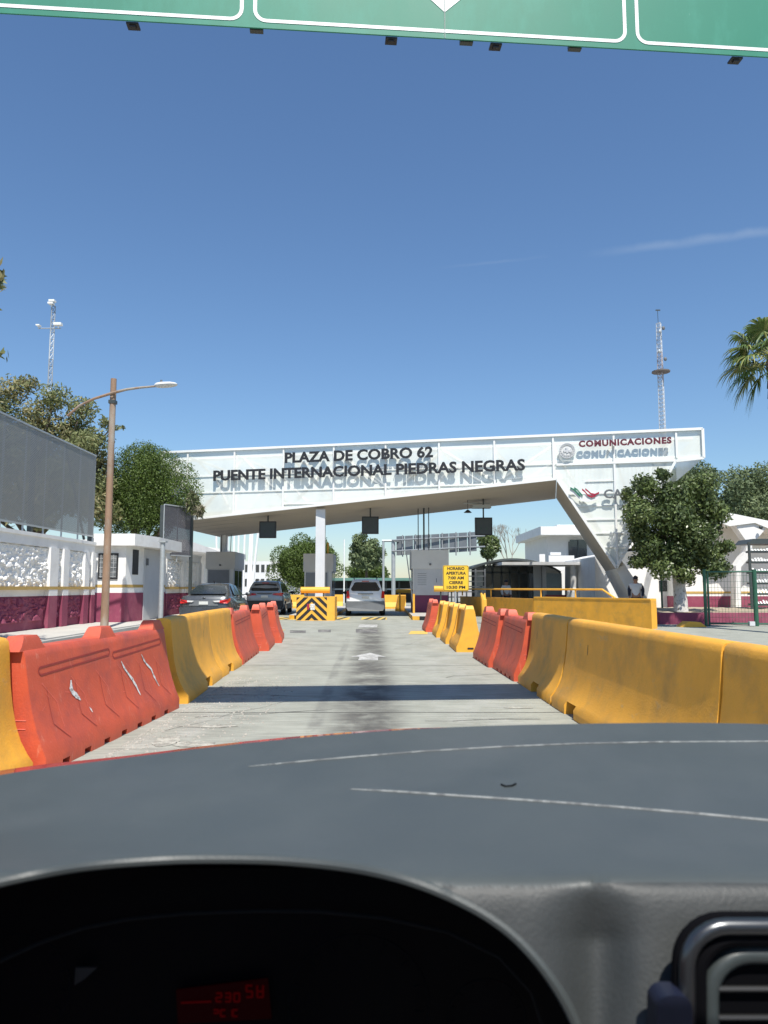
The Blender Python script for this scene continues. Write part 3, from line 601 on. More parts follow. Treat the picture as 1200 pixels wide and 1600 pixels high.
# twigs of the tree standing left of the frame
tree('roadside_tree', 'tree mostly outside the left edge, only leafy branch tips in view', (-9.3, 12.5, .1), 4.5, (-9.2, 13.0, 7.0), (1.7, 1.5, 2.2), 24, .6, 7000, .10, M['leafA'], 43, .18, .2,
     extra=[(*P(-5, 425, 13), .14, .14, .22), (*P(4, 556, 13), .12, .12, .1), (*P(-20, 440, 13), .3, .3, .3)], elong=2.2)
def palm():
    D = 21; hub = P(1204, 553, D); base = Vector((hub.x+.05, D, .1))
    t = thing('fan_palm', 'tall fan palm with drooping fronds at the right picture edge', 'palm', base)
    b = MB(); n = 26
    for i in range(n):
        z0, z1 = base.z+(hub.z-.1-base.z)*i/n, base.z+(hub.z-.1-base.z)*(i+1)/n
        b.tube([Vector((base.x, D, z0)), Vector((base.x, D, z1))], [.19, .16], 10)
    b.build('trunk', M['bark'], t)
    g = random.Random(9)
    fr = [(-172, 16), (-150, -8), (165, 38), (-120, 12), (-95, 30), (130, 62), (150, -42), (100, 72), (-60, 20), (-30, 0), (0, 30), (30, -15), (60, 35), (90, 5), (120, 20), (-140, 55), (180, -28), (170, -60), (10, 60), (-100, -40), (45, 65), (-15, -45), (140, -5)]
    for a, e in fr:
        a += g.uniform(-6, 6); e += g.uniform(-5, 5); d = Vector((math.cos(R(a))*math.cos(R(e)), math.sin(R(a))*math.cos(R(e)), math.sin(R(e))))
        f = MB(); L = g.uniform(.75, .98); hubp = hub+d*L+Vector((0, 0, -.10))
        f.tube([hub, hub+d*L*.5+Vector((0, 0, .02)), hubp], [.02, .015, .012], 5, 1)
        side = d.cross(Vector((0, 0, 1))); side = side.normalized() if side.length > .1 else Vector((1, 0, 0)); upv = side.cross(d).normalized()
        ns = 34
        for j in range(ns):
            th = R(-125+250*j/(ns-1)); dd = (d*math.cos(th)+side*math.sin(th)+upv*g.uniform(-.12, .12)+upv*abs(math.sin(th))*.12).normalized(); l = .86*(1-.25*abs(th)/2.2)*g.uniform(.9, 1.1)
            wv = dd.cross(upv).normalized()*.034; pts = []
            for q in (0, .35, .65, .85, 1.0):
                dr = Vector((0, 0, -1))*l*(.50*q**2.6); pts.append(hubp+dd*l*q*(1-.15*q*q)+dr)
            ws = (.35, 1.0, .8, .35, .03); vs = []
            for p_, w_ in zip(pts, ws): vs += [p_-wv*w_, p_+upv*.008*w_, p_+wv*w_]
            fs = []
            for q in range(4): fs += [(q*3, q*3+1, q*3+4, q*3+3), (q*3+1, q*3+2, q*3+5, q*3+4)]
            f.add(vs, fs, 1 if g.random() < .25 else 0)
        f.build('frond', M['palm'], t)
palm()

# ------------------------------------------------------------------ overhead road sign
def road_sign():
    zb = 5.5; A, B = PZ(0, 20, zb), PZ(1200, 89, zb); u = (B-A).normalized(); n = Vector((u.y, -u.x, 0))        # n faces the car
    def uo(x):
        r = ray(x, 50); # intersect the ray's plan direction with the line A + s u
        s = (r.x*A.y-r.y*A.x)/(r.y*u.x-r.x*u.y); return s
    t = thing('road_sign', 'green overhead lane sign with white borders crossing the top of the picture', 'road sign', (0, A.y+.4, 0))
    s0, s1, H = -1.9, uo(1200)+1.6, 2.15
    pt = lambda s, z, o=0: A+u*s+n*o+Vector((0, 0, z-zb))
    b = MB(); cuts = [s0, uo(695), s1]
    for a, c in zip(cuts, cuts[1:]): b.prism([pt(a+.002, zb), pt(c-.002, zb), pt(c-.002, zb+H), pt(a+.002, zb+H)], -n*.012)
    b.build('panel', M['sign_green'], t)
    def border(a, c, z0, z1, r=.1, w=.028, o=.003):
        q = MB(); outer, inner = [], []
        for cx, cz, a0 in ((c-r, z0+r, -90), (c-r, z1-r, 0), (a+r, z1-r, 90), (a+r, z0+r, 180)):
            for k in range(7):
                th = R(a0+15*k); outer.append(pt(cx+r*math.cos(th), cz+r*math.sin(th), o)); inner.append(pt(cx+(r-w)*math.cos(th), cz+(r-w)*math.sin(th), o))
        m_ = len(outer)
        q.add(outer+inner, [(i, (i+1) % m_, m_+(i+1) % m_, m_+i) for i in range(m_)]); q.build('border', M['sign_white'], t)
    z0 = zb+.045
    border(s0+.05, uo(380), z0, zb+H-.05); border(uo(395), uo(979), z0, zb+H-.05); border(uo(993), s1-.05, z0, zb+H-.05)
    # arrow pointing down
    sx = uo(695); zt = zb+.215; q = MB()
    q.add([pt(sx, zt, .003), pt(sx+.34, zt+.31, .003), pt(sx+.13, zt+.31, .003), pt(sx+.13, zt+.95, .003), pt(sx-.13, zt+.95, .003), pt(sx-.13, zt+.31, .003), pt(sx-.34, zt+.31, .003)], [tuple(range(7))])
    q.build('arrow', M['sign_white'], t)
    q = MB(); q.prism([pt(sx-.003, zb, .0045), pt(sx+.003, zb, .0045), pt(sx+.003, zb+H, .0045), pt(sx-.003, zb+H, .0045)], n*.001); q.build('seam', M['seam'], t)
    for x in (205, 612, 776, 1152):
        s = uo(x); q = MB(); q.prism([pt(s-.045, zb-.014, -.015), pt(s+.045, zb-.014, -.015), pt(s+.045, zb+.0, -.015), pt(s-.045, zb+.0, -.015)], -n*.07); q.prism([pt(s-.022, zb-.030, -.025), pt(s+.022, zb-.030, -.025), pt(s+.022, zb-.014, -.025), pt(s-.022, zb-.014, -.025)], -n*.035); q.build('clamp', M['black'], t)
    for x in (400, 730, 900):
        s = uo(x); q = MB(); q.prism([pt(s-.05, zb-.004, -.02), pt(s+.05, zb-.004, -.02), pt(s+.05, zb+.06, -.02), pt(s-.05, zb+.06, -.02)], -n*.04); q.build('clamp', M['dark'], t)
    q = MB()
    for zz in (zb+.5, zb+1.6):
        q.tube([pt(s0-1.6, zz, -.18), pt(s1+1.2, zz, -.18)], .06, 8)
    for k in range(14):
        a = s0-1.4+(s1-s0+2.6)*k/14; q.tube([pt(a, zb+.5, -.18), pt(a+.35, zb+1.6, -.18)], .025, 6)
    q.build('truss', M['galv'], t)
    for s in (s0-1.6, s1+1.2):
        q = MB(); p = pt(s, 0, -.18); q.tube([Vector((p.x, p.y, 0)), Vector((p.x, p.y, zb+2.1))], [.15, .12], 12); q.build('post', M['galv'], t)
road_sign()

# ------------------------------------------------------------------ toll bridge (canopy with mesh facade)
FA, FB = Vector((-8.95, 33.35, 0)), Vector((12.30, 28.55, 0))
FU = (FB-FA).normalized(); FN = Vector((FU.y, -FU.x, 0)); FBK = -FN      # FN faces the camera
def FP(x, y, off=0.):              # point of the facade plane under a pixel
    r = ray(x, y); o = Vector((0, 0, CAMZ)); k = (FA-o).dot(FN)/r.dot(FN); return o+r*k+FN*off
def fac_uz(x, y): p = FP(x, y); return (p-FA).dot(FU), p.z
def fpt(u_, z, off=0.): return Vector((FA.x+FU.x*u_+FN.x*off, FA.y+FU.y*u_+FN.y*off, z))
def bridge():
    t = thing('toll_bridge', 'long white mesh-clad toll bridge with slanted leg and black lettering spanning the lanes', 'bridge', (-1.0, 34.5, 0))
    DEP = 6.4
    u0 = fac_uz(255, 700)[0]; u1, zt = fac_uz(1097, 668); zt = 7.48
    ul, zl = fac_uz(270, 813); uc, zc = fac_uz(870, 748.5); ub, zbm = fac_uz(963, 887); ur, zr = fac_uz(1055, 721); _, zr1 = fac_uz(1097, 716)
    zlow = zl
    outline = [(u0, zt), (u0, zlow-.1), (uc, zc), (ub, zbm), (ur, zr), (u1, zr1), (u1, zt)]
    def zbot(uu): return zlow-.1+(zc-zlow+.1)*(uu-u0)/(uc-u0) if uu < uc else None
    b = MB(); b.add([fpt(*p) for p in outline], [tuple(range(len(outline)))]); b.build('facade_mesh', M['facade'], t)
    b = MB(); b.add([fpt(*p, -DEP) for p in outline], [tuple(range(len(outline)))]); b.build('facade_mesh', M['facade_rear'], t, label='rear mesh face seen through the front one')
    b = MB(); b.add([fpt(u1, zt), fpt(u1, zr1), fpt(u1, zr1, -DEP), fpt(u1, zt, -DEP)], [(0, 1, 2, 3)]); b.build('facade_mesh', M['facade'], t, label='narrow mesh face closing the right end')
    # frame of the front
    fr = MB()
    def bar(p, q, w=.09, d=.09, off=.02):
        a, c = fpt(*p, off), fpt(*q, off); dr = (c-a).normalized(); s_ = dr.cross(FN).normalized()*w/2
        fr.prism([a+s_, c+s_, c-s_, a-s_], FN*d)
    pts = outline+[outline[0]]
    for a, c in zip(pts, pts[1:]): bar(a, c, .10, .10)
    def low(uu):
        if uu <= uc: return zlow-.1+(zc-zlow+.1)*(uu-u0)/(uc-u0)
        if uu <= ub: return zc+(zbm-zc)*(uu-uc)/(ub-uc)
        if uu <= ur: return zbm+(zr-zbm)*(uu-ub)/(ur-ub)
        return zr1
    vert = [fac_uz(x, 730)[0] for x in (294, 367, 443.5, 522, 603, 686.5, 773, 865, 960, 1058)]
    for uu in vert: bar((uu, low(uu)+.05), (uu, zt-.05), .075, .06)
    vv = [u0]+vert+[u1]
    for z in (6.30, 5.55, 4.95, 4.2, 3.5, 2.9):
        for a, c in zip(vv, vv[1:]):
            m_ = (a+c)/2
            if z > low(m_)+.1 and z > max(low(a+.1), low(c-.1))-.6 and not (z < zr and (a > ub+.5)):
                aa, cc = a, c
                if z < low(a): aa = m_
                if z < low(c): cc = m_
                if abs(z-4.95) < .01 and a < fac_uz(443, 730)[0]: continue
                bar((aa+.04, z), (cc-.04, z), .028, .03)
    for z in (5.05, 4.55, 4.0, 3.45, 2.9):
        ua_ = uc+(zc-z)/(zc-zbm)*(ub-uc); ub_2 = ub+(z-zbm)/(zr-zbm)*(ur-ub)
        if z < zc: bar((ua_+.08, z), (ub_2-.08, z), .04, .03)
    bar((uc, zr+.03), (ur, zr+.03), .09, .07)
    fr.build('facade_frame', M['white_steel'], t)
    # inner steel trusses
    q = MB()
    for off in (-1.0, -DEP+1.0):
        for i, (a, c) in enumerate(zip(vv, vv[1:])):
            if a > ur-.2: continue
            za, zc_ = low(a)+.25, low(c)+.25
            p0, p1 = ((a, za), (c, zt-.25)) if i % 2 else ((a, zt-.25), (c, zc_))
            if a > uc-.1: p0, p1 = ((a, max(za, 3.0)), (c, zt-.25)) if i % 2 else ((a, zt-.25), (min(c, ur), max(zc_, 3.0)))
            q.tube([fpt(*p0, off), fpt(*p1, off)], .085, 6)
        q.tube([fpt(u0, zt-.2, off), fpt(u1-.2, zt-.2, off)], .09, 6); q.tube([fpt(u0, zlow+.2, off), fpt(uc, zc+.3, off)], .09, 6)
    for uu in vert[:-1]:
        q.tube([fpt(uu, zt-.25, -.1), fpt(uu, zt-.25, -DEP+.1)], .06, 6)
        q.tube([fpt(uu, zt-.3, -1.0), fpt(min(uu+1.2, u1-.3), max(low(min(uu+1.2, u1)), low(uu))+.4, -DEP+1.0)], .05, 6)
    q.build('inner_truss', M['white_steel'], t)
    # soffit slab: thick deck whose underside shows
    def slab(ax, az, bx, bz, th=.28, z2a=0., z2b=0.):
        s = MB(); f = [fpt(ax, az, -.06), fpt(bx, bz, -.06), fpt(bx+.0, bz+z2b, -DEP+.06), fpt(ax, az+z2a, -DEP+.06)]
        return s.prism(f, (0, 0, th))
    slab(u0, zlow-.13, uc-.02, zc-.03, .25, -.22, -.04).build('soffit', M['concrete_grey'], t)
    for k in range(1, 6):
        o_ = -DEP*k/6; s = MB(); za = zlow-.13-.22*k/6-.006; zb_ = zc-.03-.04*k/6-.006; s.prism([fpt(u0+.1, za, o_), fpt(uc-.1, zb_, o_), fpt(uc-.1, zb_, o_-.03), fpt(u0+.1, za, o_-.03)], (0, 0, .004)); s.build('soffit_joint', M['grey_dk'], t)
    for k in range(26):
        uu = uc+.4+k*.16
        if uu > ur-.1: break
        if k == 0: s = MB()
        s.tube([fpt(uu, 5.45, -.4), fpt(uu, 6.2, -.4)], .02, 4)
    s.build('railing', M['white_steel'], t)
    s = MB(); s.prism([fpt(uc, zc-.03, -.06), fpt(uc+.02, zc-.05, -.06), fpt(ub+.02, zbm-.02, -.06), fpt(ub+.3, zbm+.15, -.06), fpt(uc+.3, zc+.05, -.06)], FBK*(DEP-.12)); s.build('leg_soffit', M['concrete_grey'], t)
    # panel joints of the soffit
    # solid foot of the leg, slanting to the ground
    uf, _ = fac_uz(986, 928); f = MB()
    f.prism([fpt(ub-.02, zbm-.04, -.10), fpt(ub+.32, zbm+.14, -.10), fpt(uf+1.15, 0, -.10), fpt(uf+.4, 0, -.10), fpt(uf-.05, 1.0, -.10)], FBK*(DEP-.3)); f.build('leg_foot', M['grey_lt'], t)
    # column in the lane island
    cu, _ = fac_uz(497, 860); q = MB(); pz = low(cu)-.16
    p = fpt(cu, 0, -.35); q.prism([Vector((p.x-.20, p.y-.2, 0)), Vector((p.x+.20, p.y-.2, 0)), Vector((p.x+.20, p.y+.2, 0)), Vector((p.x-.20, p.y+.2, 0))], (0, 0, pz)); q.build('column', mat('column_paint', (.60, .62, .64), .7, .04, 2, .05, 30), t)
    q = MB(); uu = u0+.3; q.prism([fpt(uu, 0, -DEP+.8), fpt(uu+.3, 0, -DEP+.8), fpt(uu+.3, 0, -DEP+.5), fpt(uu, 0, -DEP+.5)], (0, 0, zlow-.2)); q.build('column', M['white'], t)
    # lettering, standing off the mesh
    so = .24; hw = M['letter']
    def letters(s, xa, ya, xb, yb, ytop, m_, bold, name='lettering', sp=1.0):
        ua, za = fac_uz(xa, ya); ub_, zb_ = fac_uz(xb, yb); zz = (za+zb_)/2; h = abs(fac_uz((xa+xb)/2, ytop)[1]-fac_uz((xa+xb)/2, (ya+yb)/2)[1])
        q = MB(); put_text(q, s, fpt(ua, zz, so), FU, ub_-ua, h, .05, bold, nrm=FN, spacing=sp); q.build(name, m_, t)
        return ua, ub_, zz, h
    letters('PLAZA DE COBRO 62', 448, 724, 678, 717.5, 703.5, hw, .034)
    r_ = letters('PUENTE INTERNACIONAL PIEDRAS NEGRAS', 337, 752, 821, 737.5, 727.5, hw, .034)
    r2 = letters('COMUNICACIONES', 904, 699.5, 1048, 696, 687.5, M['maroon'], .05, sp=1.15)
    # small serifs/underline row of the ministry name
    ua, za = fac_uz(943, 780); ub2, _ = fac_uz(1018, 779)
    q = MB(); put_text(q, 'CAPUFE', fpt(ua, za, so), FU, ub2-ua, .36, .05, .03, nrm=FN); q.build('lettering', M['grey_dk'], t, label='name partly hidden by the planter tree')
    # stand-off pins
    q = MB()
    for k in range(24):
        uu = r_[0]+(r_[1]-r_[0])*(k+.5)/24; q.tube([fpt(uu, r_[2]+.2, 0.02), fpt(uu, r_[2]+.2, so)], .012, 5)
    q.build('pin', M['galv'], t)
    # round seal
    uc_, zc2 = fac_uz(886, 705.5); q = MB()
    def disc(r0, r1, off, d, mi=0, n=36):
        o_ = [fpt(uc_+r1*math.cos(2*math.pi*k/n), zc2+r1*math.sin(2*math.pi*k/n), off) for k in range(n)]
        if r0 == 0: q.prism(o_, FN*d, mi)
        else:
            i_ = [fpt(uc_+r0*math.cos(2*math.pi*k/n), zc2+r0*math.sin(2*math.pi*k/n), off) for k in range(n)]
            v = o_+i_+[p_+FN*d for p_ in o_]+[p_+FN*d for p_ in i_]
            fs = []
            for k in range(n): k2 = (k+1) % n; fs += [(k, k2, 2*n+k2, 2*n+k), (2*n+k, 2*n+k2, 3*n+k2, 3*n+k), (3*n+k, 3*n+k2, n+k2, n+k)]
            q.add(v, fs, mi)
    disc(0, .33, .16, .03, 0); disc(.285, .315, .195, .02, 1); disc(.225, .24, .195, .02, 1)
    # eagle-like relief: body, two wings, head, and a wreath
    def sh(pts_, mi=1): q.prism([fpt(uc_+a*.9, zc2+c_*.9, .195) for a, c_ in pts_], FN*.025, mi)
    sh([(-.03, -.12), (.05, -.1), (.07, .02), (.03, .13), (-.03, .15), (-.08, .12), (-.03, .08), (-.05, -.02)])
    sh([(.06, .0), (.18, .10), (.2, .0), (.17, -.1), (.07, -.07)]); sh([(-.05, .02), (-.14, .09), (-.17, .0), (-.13, -.07), (-.05, -.06)])
    for k in range(9): a_ = R(200+k*17.5); sh([(.2*math.cos(a_), .2*math.sin(a_)), (.23*math.cos(a_+.1), .23*math.sin(a_+.1)), (.2*math.cos(a_+.2), .2*math.sin(a_+.2))])
    for k in range(20): a_ = 2*math.pi*k/20; q.prism([fpt(uc_+(.262+dx)*math.cos(a_+da), zc2+(.262+dx)*math.sin(a_+da), .195) for dx, da in ((-.014, -.06), (.014, -.06), (.014, .06), (-.014, .06))], FN*.015, 1)
    q.build('emblem', [M['grey_lt'], M['grey']], t)
    # ribbon logo: two green, white and two red wavy strokes on a white backing
    def stroke(path, w_, m_, off, d_=.03):
        q = MB(); up_ = [FP(x, y-w_, off) for x, y in path]; dn = [FP(x, y+w_, off) for x, y in path]
        for k in range(len(path)-1): q.prism([up_[k], up_[k+1], dn[k+1], dn[k]], FN*d_)
        q.build('ribbon_logo', m_, t)
    stroke([(890, 765), (897, 769), (903, 775), (910, 779.5), (918, 780.5), (928, 778.5), (935, 775)], 5.0, M['white_steel'], .22, .02)
    stroke([(891, 763.5), (897, 767), (902, 772.5), (906, 776.5)], 1.2, M['logo_green'], .26); stroke([(897, 763.5), (902, 767), (906, 771.5), (910, 776)], 1.2, M['logo_green'], .26)
    stroke([(909, 766), (913, 769), (918, 775), (924, 777.5), (930, 775.5)], 1.4, M['logo_red'], .26); stroke([(914, 765.5), (919, 769.5), (923, 773), (929, 774.2), (935.5, 771)], 1.4, M['logo_red'], .26)
    # service box on the leg side and dark frame under the right end
    q = MB()
    for x in (1023, 1042): a, c = FP(x, 721, -.5), FP(x, 760, -.5); q.tube([a, c], .05, 6)
    q.tube([FP(1023, 727, -.5), FP(1042, 727, -.5)], .05, 6); q.build('steel_bracket', M['dark'], t)
    return low
low_fn = bridge()
def soffit_z(X, Y):
    d = (Vector((X, Y, 0))-Vector((FA.x, FA.y, 0))).dot(FU); u0 = fac_uz(255, 700)[0]; zl = fac_uz(270, 813)[1]-.1; uc, zc = fac_uz(870, 748.5)
    return zl+(zc-zl)*(d-u0)/(uc-u0)
def displays():
    gm = mat('led_green_dim', (.015, .06, .02), .5, .2, 9)
    labs = ['black square lane display hanging over the two queued cars', 'black square lane display hanging right of the bridge column', 'black square lane display hanging over the far right toll booth']
    for (x, y0, y1), lb in zip(((418, 814.5, 840.5), (578.5, 807, 834), (756, 808.5, 836)), labs):
        D = 33.5; a, c = P(x-13.2, y1, D), P(x+13.2, y0, D); t = thing('lane_display', lb, 'display', (P(x, 820, D).x, D, a.z), 'lane displays under the bridge')
        b = MB(); b.box(a.x, c.x, D, D+.22, a.z, c.z); b.build('cabinet', M['black'], t)
        b = MB(); b.box(a.x+.05, c.x-.05, D-.004, D-.001, a.z+.05, c.z-.05); b.build('screen', M['dark'], t)
        b = MB()
        for i in range(2):
            for k in range(5):
                xx = a.x+.22+i*.26+(k % 3)*.035; zz = a.z+.25+(k//3)*.05+(k % 2)*.03; b.box(xx, xx+.025, D-.008, D-.005, zz, zz+.025)
        b.build('led_arrow', gm, t)
        sz = soffit_z((a.x+c.x)/2, D); b = MB(); b.tube([((a.x+c.x)/2, D+.11, c.z-.02), ((a.x+c.x)/2, D+.11, sz)], .035, 8); b.build('hanger', M['dark'], t)
        if x > 700:
            b = MB(); b.tube([((a.x+c.x)/2-.9, D+.11, sz-.28), ((a.x+c.x)/2+.3, D+.11, sz-.28)], .03, 6); b.box((a.x+c.x)/2-.5, (a.x+c.x)/2+.35, D, D+.5, sz-.5, sz-.36); b.build('bracket', M['galv'], t)
    D = 33.6; p = P(731, 801, D); t = thing('hanging_lamp', 'small bell-shaped lamp hanging left of the right lane display', 'lamp', p)
    b = MB(); b.tube([p+Vector((0, 0, 0)), p+Vector((0, 0, .06)), p+Vector((0, 0, .13))], [.19, .12, .04], 14); b.build('lamp_shade', M['black'], t)
    b = MB(); b.tube([p+Vector((0, 0, .12)), Vector((p.x, D, soffit_z(p.x, D)+.03))], .012, 6); b.build('cord', M['black'], t)
displays()

# ------------------------------------------------------------------ booths and lane furniture
def booth(label, x0, x1, D, dep, ytop, yband, z0=.15, magenta=False, sidewin=True, notice=False, window=False):
    a, c = P(x0, ytop, D), P(x1, ytop, D); zt = a.z; zb_ = P(x0, yband, D).z
    t = thing('toll_booth', label, 'toll booth', ((a.x+c.x)/2, D+dep/2, 0), 'toll booths')
    b = MB(); zm = .95 if magenta else z0
    b.box(a.x+.06, c.x-.06, D+.06, D+dep-.06, zm, zb_); b.build('wall', M['grey'], t)
    if magenta:
        b = MB(); b.box(a.x+.05, c.x-.05, D+.05, D+dep-.05, z0, zm); b.build('base_panel', mat('booth_purple', (.16, .035, .09), .7, .08, 4), t)
    b = MB(); b.box(a.x, c.x, D, D+dep, zb_, zt); b.build('roof_fascia', M['grey_lt'] if magenta else mat('booth_fascia', (.60, .58, .55), .7, .05, 2, .06, 40), t)
    for s, xx in ((-1, a.x+.06), (1, c.x-.06)):
        b = MB(); b.box(xx-.01 if s < 0 else xx-.001, xx+.001 if s < 0 else xx+.01, D+.35, D+dep-.35, 1.15, zb_-.08); f = b.build('window', M['glass'], t)
        b = MB(); b.box(xx-.018 if s < 0 else xx+.0, xx if s < 0 else xx+.018, D+dep/2-.025, D+dep/2+.025, 1.15, zb_-.08); b.build('mullion', M['grey_lt'], f)
    if window:
        b = MB(); b.box(a.x+.12, c.x-.28, D+.045, D+.062, 1.05, zb_-.05); b.build('window', mat('grey_blind', (.20, .21, .23), .3, .08, 3), t)
    b = MB(); b.box(a.x+.06, a.x+.12, D+.03, D+.06, zm, zb_); b.box(c.x-.22, c.x-.06, D+.03, D+.06, zm, zb_); b.build('corner_post', M['grey_lt'], t)
    if notice:
        b = MB(); p, q = P(650, 918, D), P(669, 894, D); b.box(p.x, q.x, D+.04, D+.055, p.z, q.z)
        for k in range(7): z = p.z+.12+k*.085; b.box(p.x+.08, q.x-.08, D+.036, D+.039, z, z+.016, 1)
        b.build('notice', [M['paper'], M['grey_dk']], t)
        b = MB(); p, q = P(678.5, 912, D), P(686, 901.5, D); b.box(p.x, q.x, D+.04, D+.055, p.z, q.z); b.box(p.x+.09, p.x+.12, D+.036, D+.039, p.z+.06, q.z-.06, 1); b.build('notice', [M['paper'], M['grey_dk']], t)
    b = MB(); b.tube([((a.x+c.x)/2, D+.03-.002, zb_+.2), ((a.x+c.x)/2, D-.06, zb_+.2)], .05, 8); b.build('wall_lamp', M['grey_dk'], t)
    return t, a.x, c.x, zt
t, xa, xb, zt = booth('grey toll booth with shuttered window behind the queued grey sedan', 322, 367, 38, 2.6, 862, 889, window=True)
for dx in (.55, .75, 1.05):
    b = MB(); X = xa+dx; b.tube([(X, 39, zt-.01), (X+.02, 39, soffit_z(X, 39)-.05)], .02, 6); b.build('conduit', M['dark'], t)
booth('narrow grey toll booth directly behind the bridge column', 474, 520.5, 36, 2.4, 865, 893, window=True)
t, xa, xb, zt = booth('large grey toll booth with purple base and notices, right of the open lane', 643, 701, 34.2, 2.6, 859.5, 888.5, magenta=True, notice=True)
for dx in (.35, .62, .85):
    b = MB(); X = xa+dx; b.tube([(X, 35, zt-.01), (X, 35, soffit_z(X, 35)-.02)], .022 if dx != .62 else .04, 6); b.build('conduit', M['dark'], t)
b = MB(); b.tube([(xa+.05, 34.15, .6), (xa-.25, 34.1, zt-.1)], .025, 6); b.build('conduit', M['galv'], t)

def islands():
    for nm, x0, x1, y0, y1, lab in (('left', -2.35+.0, -1.75, 30.5, 44, ''),):
        pass
    m = [mat('island_concrete', (.46, .44, .40), .9, .1, 3, .2, 30), M['yellow2'], M['black']]
    for k, (x0, x1, y0, y1, dx, lab) in enumerate(((-3.95, -2.15, 30.6, 46, 0, 'raised concrete traffic island under the chevron block and column'), (1.15, 3.3, 29.5, 46, 0, 'raised traffic island with yellow and black kerb under the notice booth'), (-9.0, -7.6, 34, 46, 0, 'raised traffic island under the booth beside the queued cars'))):
        b = MB(); b.prism([(x0, y0+.5, 0), ((x0+x1)/2, y0, 0), (x1, y0+.5, 0), (x1, y1, 0), (x0, y1, 0)], (0, 0, .16), 0)
        n = 0; y = y0+.55
        while y < y1-.6:
            for s, xx in ((-1, x0), (1, x1)): b.box(xx-.012 if s < 0 else xx, xx if s < 0 else xx+.012, y, y+.6, .0, .155, 1+n % 2)
            y += .6; n += 1
        for s in (0, 1):
            a, c = (Vector((x0, y0+.5, 0)), Vector(((x0+x1)/2, y0, 0))) if s == 0 else (Vector(((x0+x1)/2, y0, 0)), Vector((x1, y0+.5, 0)))
            for j in range(4):
                p, q = a.lerp(c, j/4), a.lerp(c, (j+1)/4); b.prism([p+Vector((0, -.015, 0)), q+Vector((0, -.015, 0)), q, p], (0, 0, .155), 1+(j+s) % 2)
        o = b.build('traffic_island', m, origin=((x0+x1)/2, y0, 0)); tag(o, lab, 'traffic island', 'traffic islands')
islands()
def chevron_block():
    D = 29.4; z1 = P(480, 932.5, D).z; x0, x1 = P(463, 950, D).x, P(523, 950, D).x; xf0, xf1 = P(462, 950, D).x, P(512, 950, D).x
    t = thing('crash_block', 'yellow concrete block with black chevron stripes in front of the bridge column', 'crash barrier', ((x0+x1)/2, D+.5, 0))
    b = MB(); b.box(x0+.0, x1, D, D+1.4, 0, z1); b.build('block', M['yellow2'], t)
    b = MB(); cx = (xf0+xf1)/2; hw = (xf1-xf0)/2-.03; w = .16; step = .31; H = z1-.02
    def clip_poly(pts):     # clip to z in [.02,H]
        out = []
        for k in range(len(pts)):
            p, q = pts[k], pts[(k+1) % len(pts)]
            for lim, keep in ((None, None),): pass
            out.append(p)
        def cl(ps, f, inter):
            r_ = []
            for k in range(len(ps)):
                p, q = ps[k], ps[(k+1) % len(ps)]
                if f(p): r_.append(p)
                if f(p) != f(q): r_.append(inter(p, q))
            return r_
        def iz(z): return lambda p, q: (p[0]+(q[0]-p[0])*(z-p[1])/(q[1]-p[1]), z)
        out = cl(out, lambda p: p[1] <= H, iz(H)); out = cl(out, lambda p: p[1] >= .02, iz(.02)) if out else out
        return out
    for k in range(-1, 6):
        zc = .12+k*step          # apex of the stripe at the centre, arms falling outwards
        for s in (-1, 1):
            poly = [(0, zc), (0, zc+w), (hw, zc+w-hw*.95), (hw, zc-hw*.95)]
            pc = clip_poly(poly)
            if len(pc) > 2: b.prism([(cx+s*p[0], D-.003, p[1]) for p in pc], (0, -.003, 0))
    b.build('chevron_stripe', M['black'], t)
    b = MB(); q = P(488, 951, D); b.box(q.x-.08, q.x+.10, D-.012, D-.008, .42, .66, 1); b.box(q.x-.21, q.x-.12, D-.012, D-.008, .44, .66, 0); b.build('sticker', [M['logo_red'], M['sticker']], t)
    zt_ = P(490, 917, D).z; zl = P(490, 927, D).z; r_ = (zt_-zl)/2; a, c = P(468, 922, D), P(514, 922, D)
    t2 = thing('crash_roll', 'yellow horizontal roll fixed above the chevron block', 'crash cushion', (0, D, zl-.1))
    b = MB(); b.tube([(a.x, D+.5, (zt_+zl)/2), (c.x, D+.5, (zt_+zl)/2)], r_, 18); b.build('roll', M['yellow2'], t2, smooth=True)
    b = MB()
    for xx in (a.x+.25, c.x-.25): b.tube([(xx, D+.5, z1), (xx, D+.5, zl+.03)], .03, 8)
    b.build('support', M['dark'], t2)
    b = MB(); b.tube([(P(513.5, 852, 37).x, 36.5, 2.9), (P(513.5, 852, 37).x, 36.5, 3.5)], .045, 8); 
    o = b.build('marker_post', M['yellow2'], origin=(P(513.5, 852, 37).x, 36.5, 2.9)); tag(o, 'short yellow post on the roof of the narrow booth', 'post')
    D = 33; a, c = P(678, 920, D), P(716, 920, D)
    t3 = thing('crash_roll', 'yellow horizontal roll beside the opening hours sign', 'crash cushion', (a.x, D, 1.0))
    b = MB(); b.tube([(a.x, D, a.z), (c.x, D, a.z)], .13, 18); b.build('roll', M['yellow2'], t3, smooth=True)
    b = MB(); b.tube([(a.x+.3, D, .16), (a.x+.3, D, a.z-.1)], .035, 8); b.tube([(c.x-.3, D, .16), (c.x-.3, D, a.z-.1)], .035, 8); b.build('support', M['dark'], t3)
    D = 40; a, c = P(619, 923.5, D), P(633, 923.5, D)
    t3 = thing('crash_roll', 'short yellow roll left of the large notice booth', 'crash cushion', (a.x, D, 1.0))
    b = MB(); b.tube([(a.x, D, a.z), (c.x+.4, D, a.z)], .11, 14); b.build('roll', M['yellow2'], t3, smooth=True)
    b = MB(); b.tube([(a.x+.2, D, 0.0), (a.x+.2, D, a.z-.1)], .04, 8); b.build('support', M['yellow2'], t3)
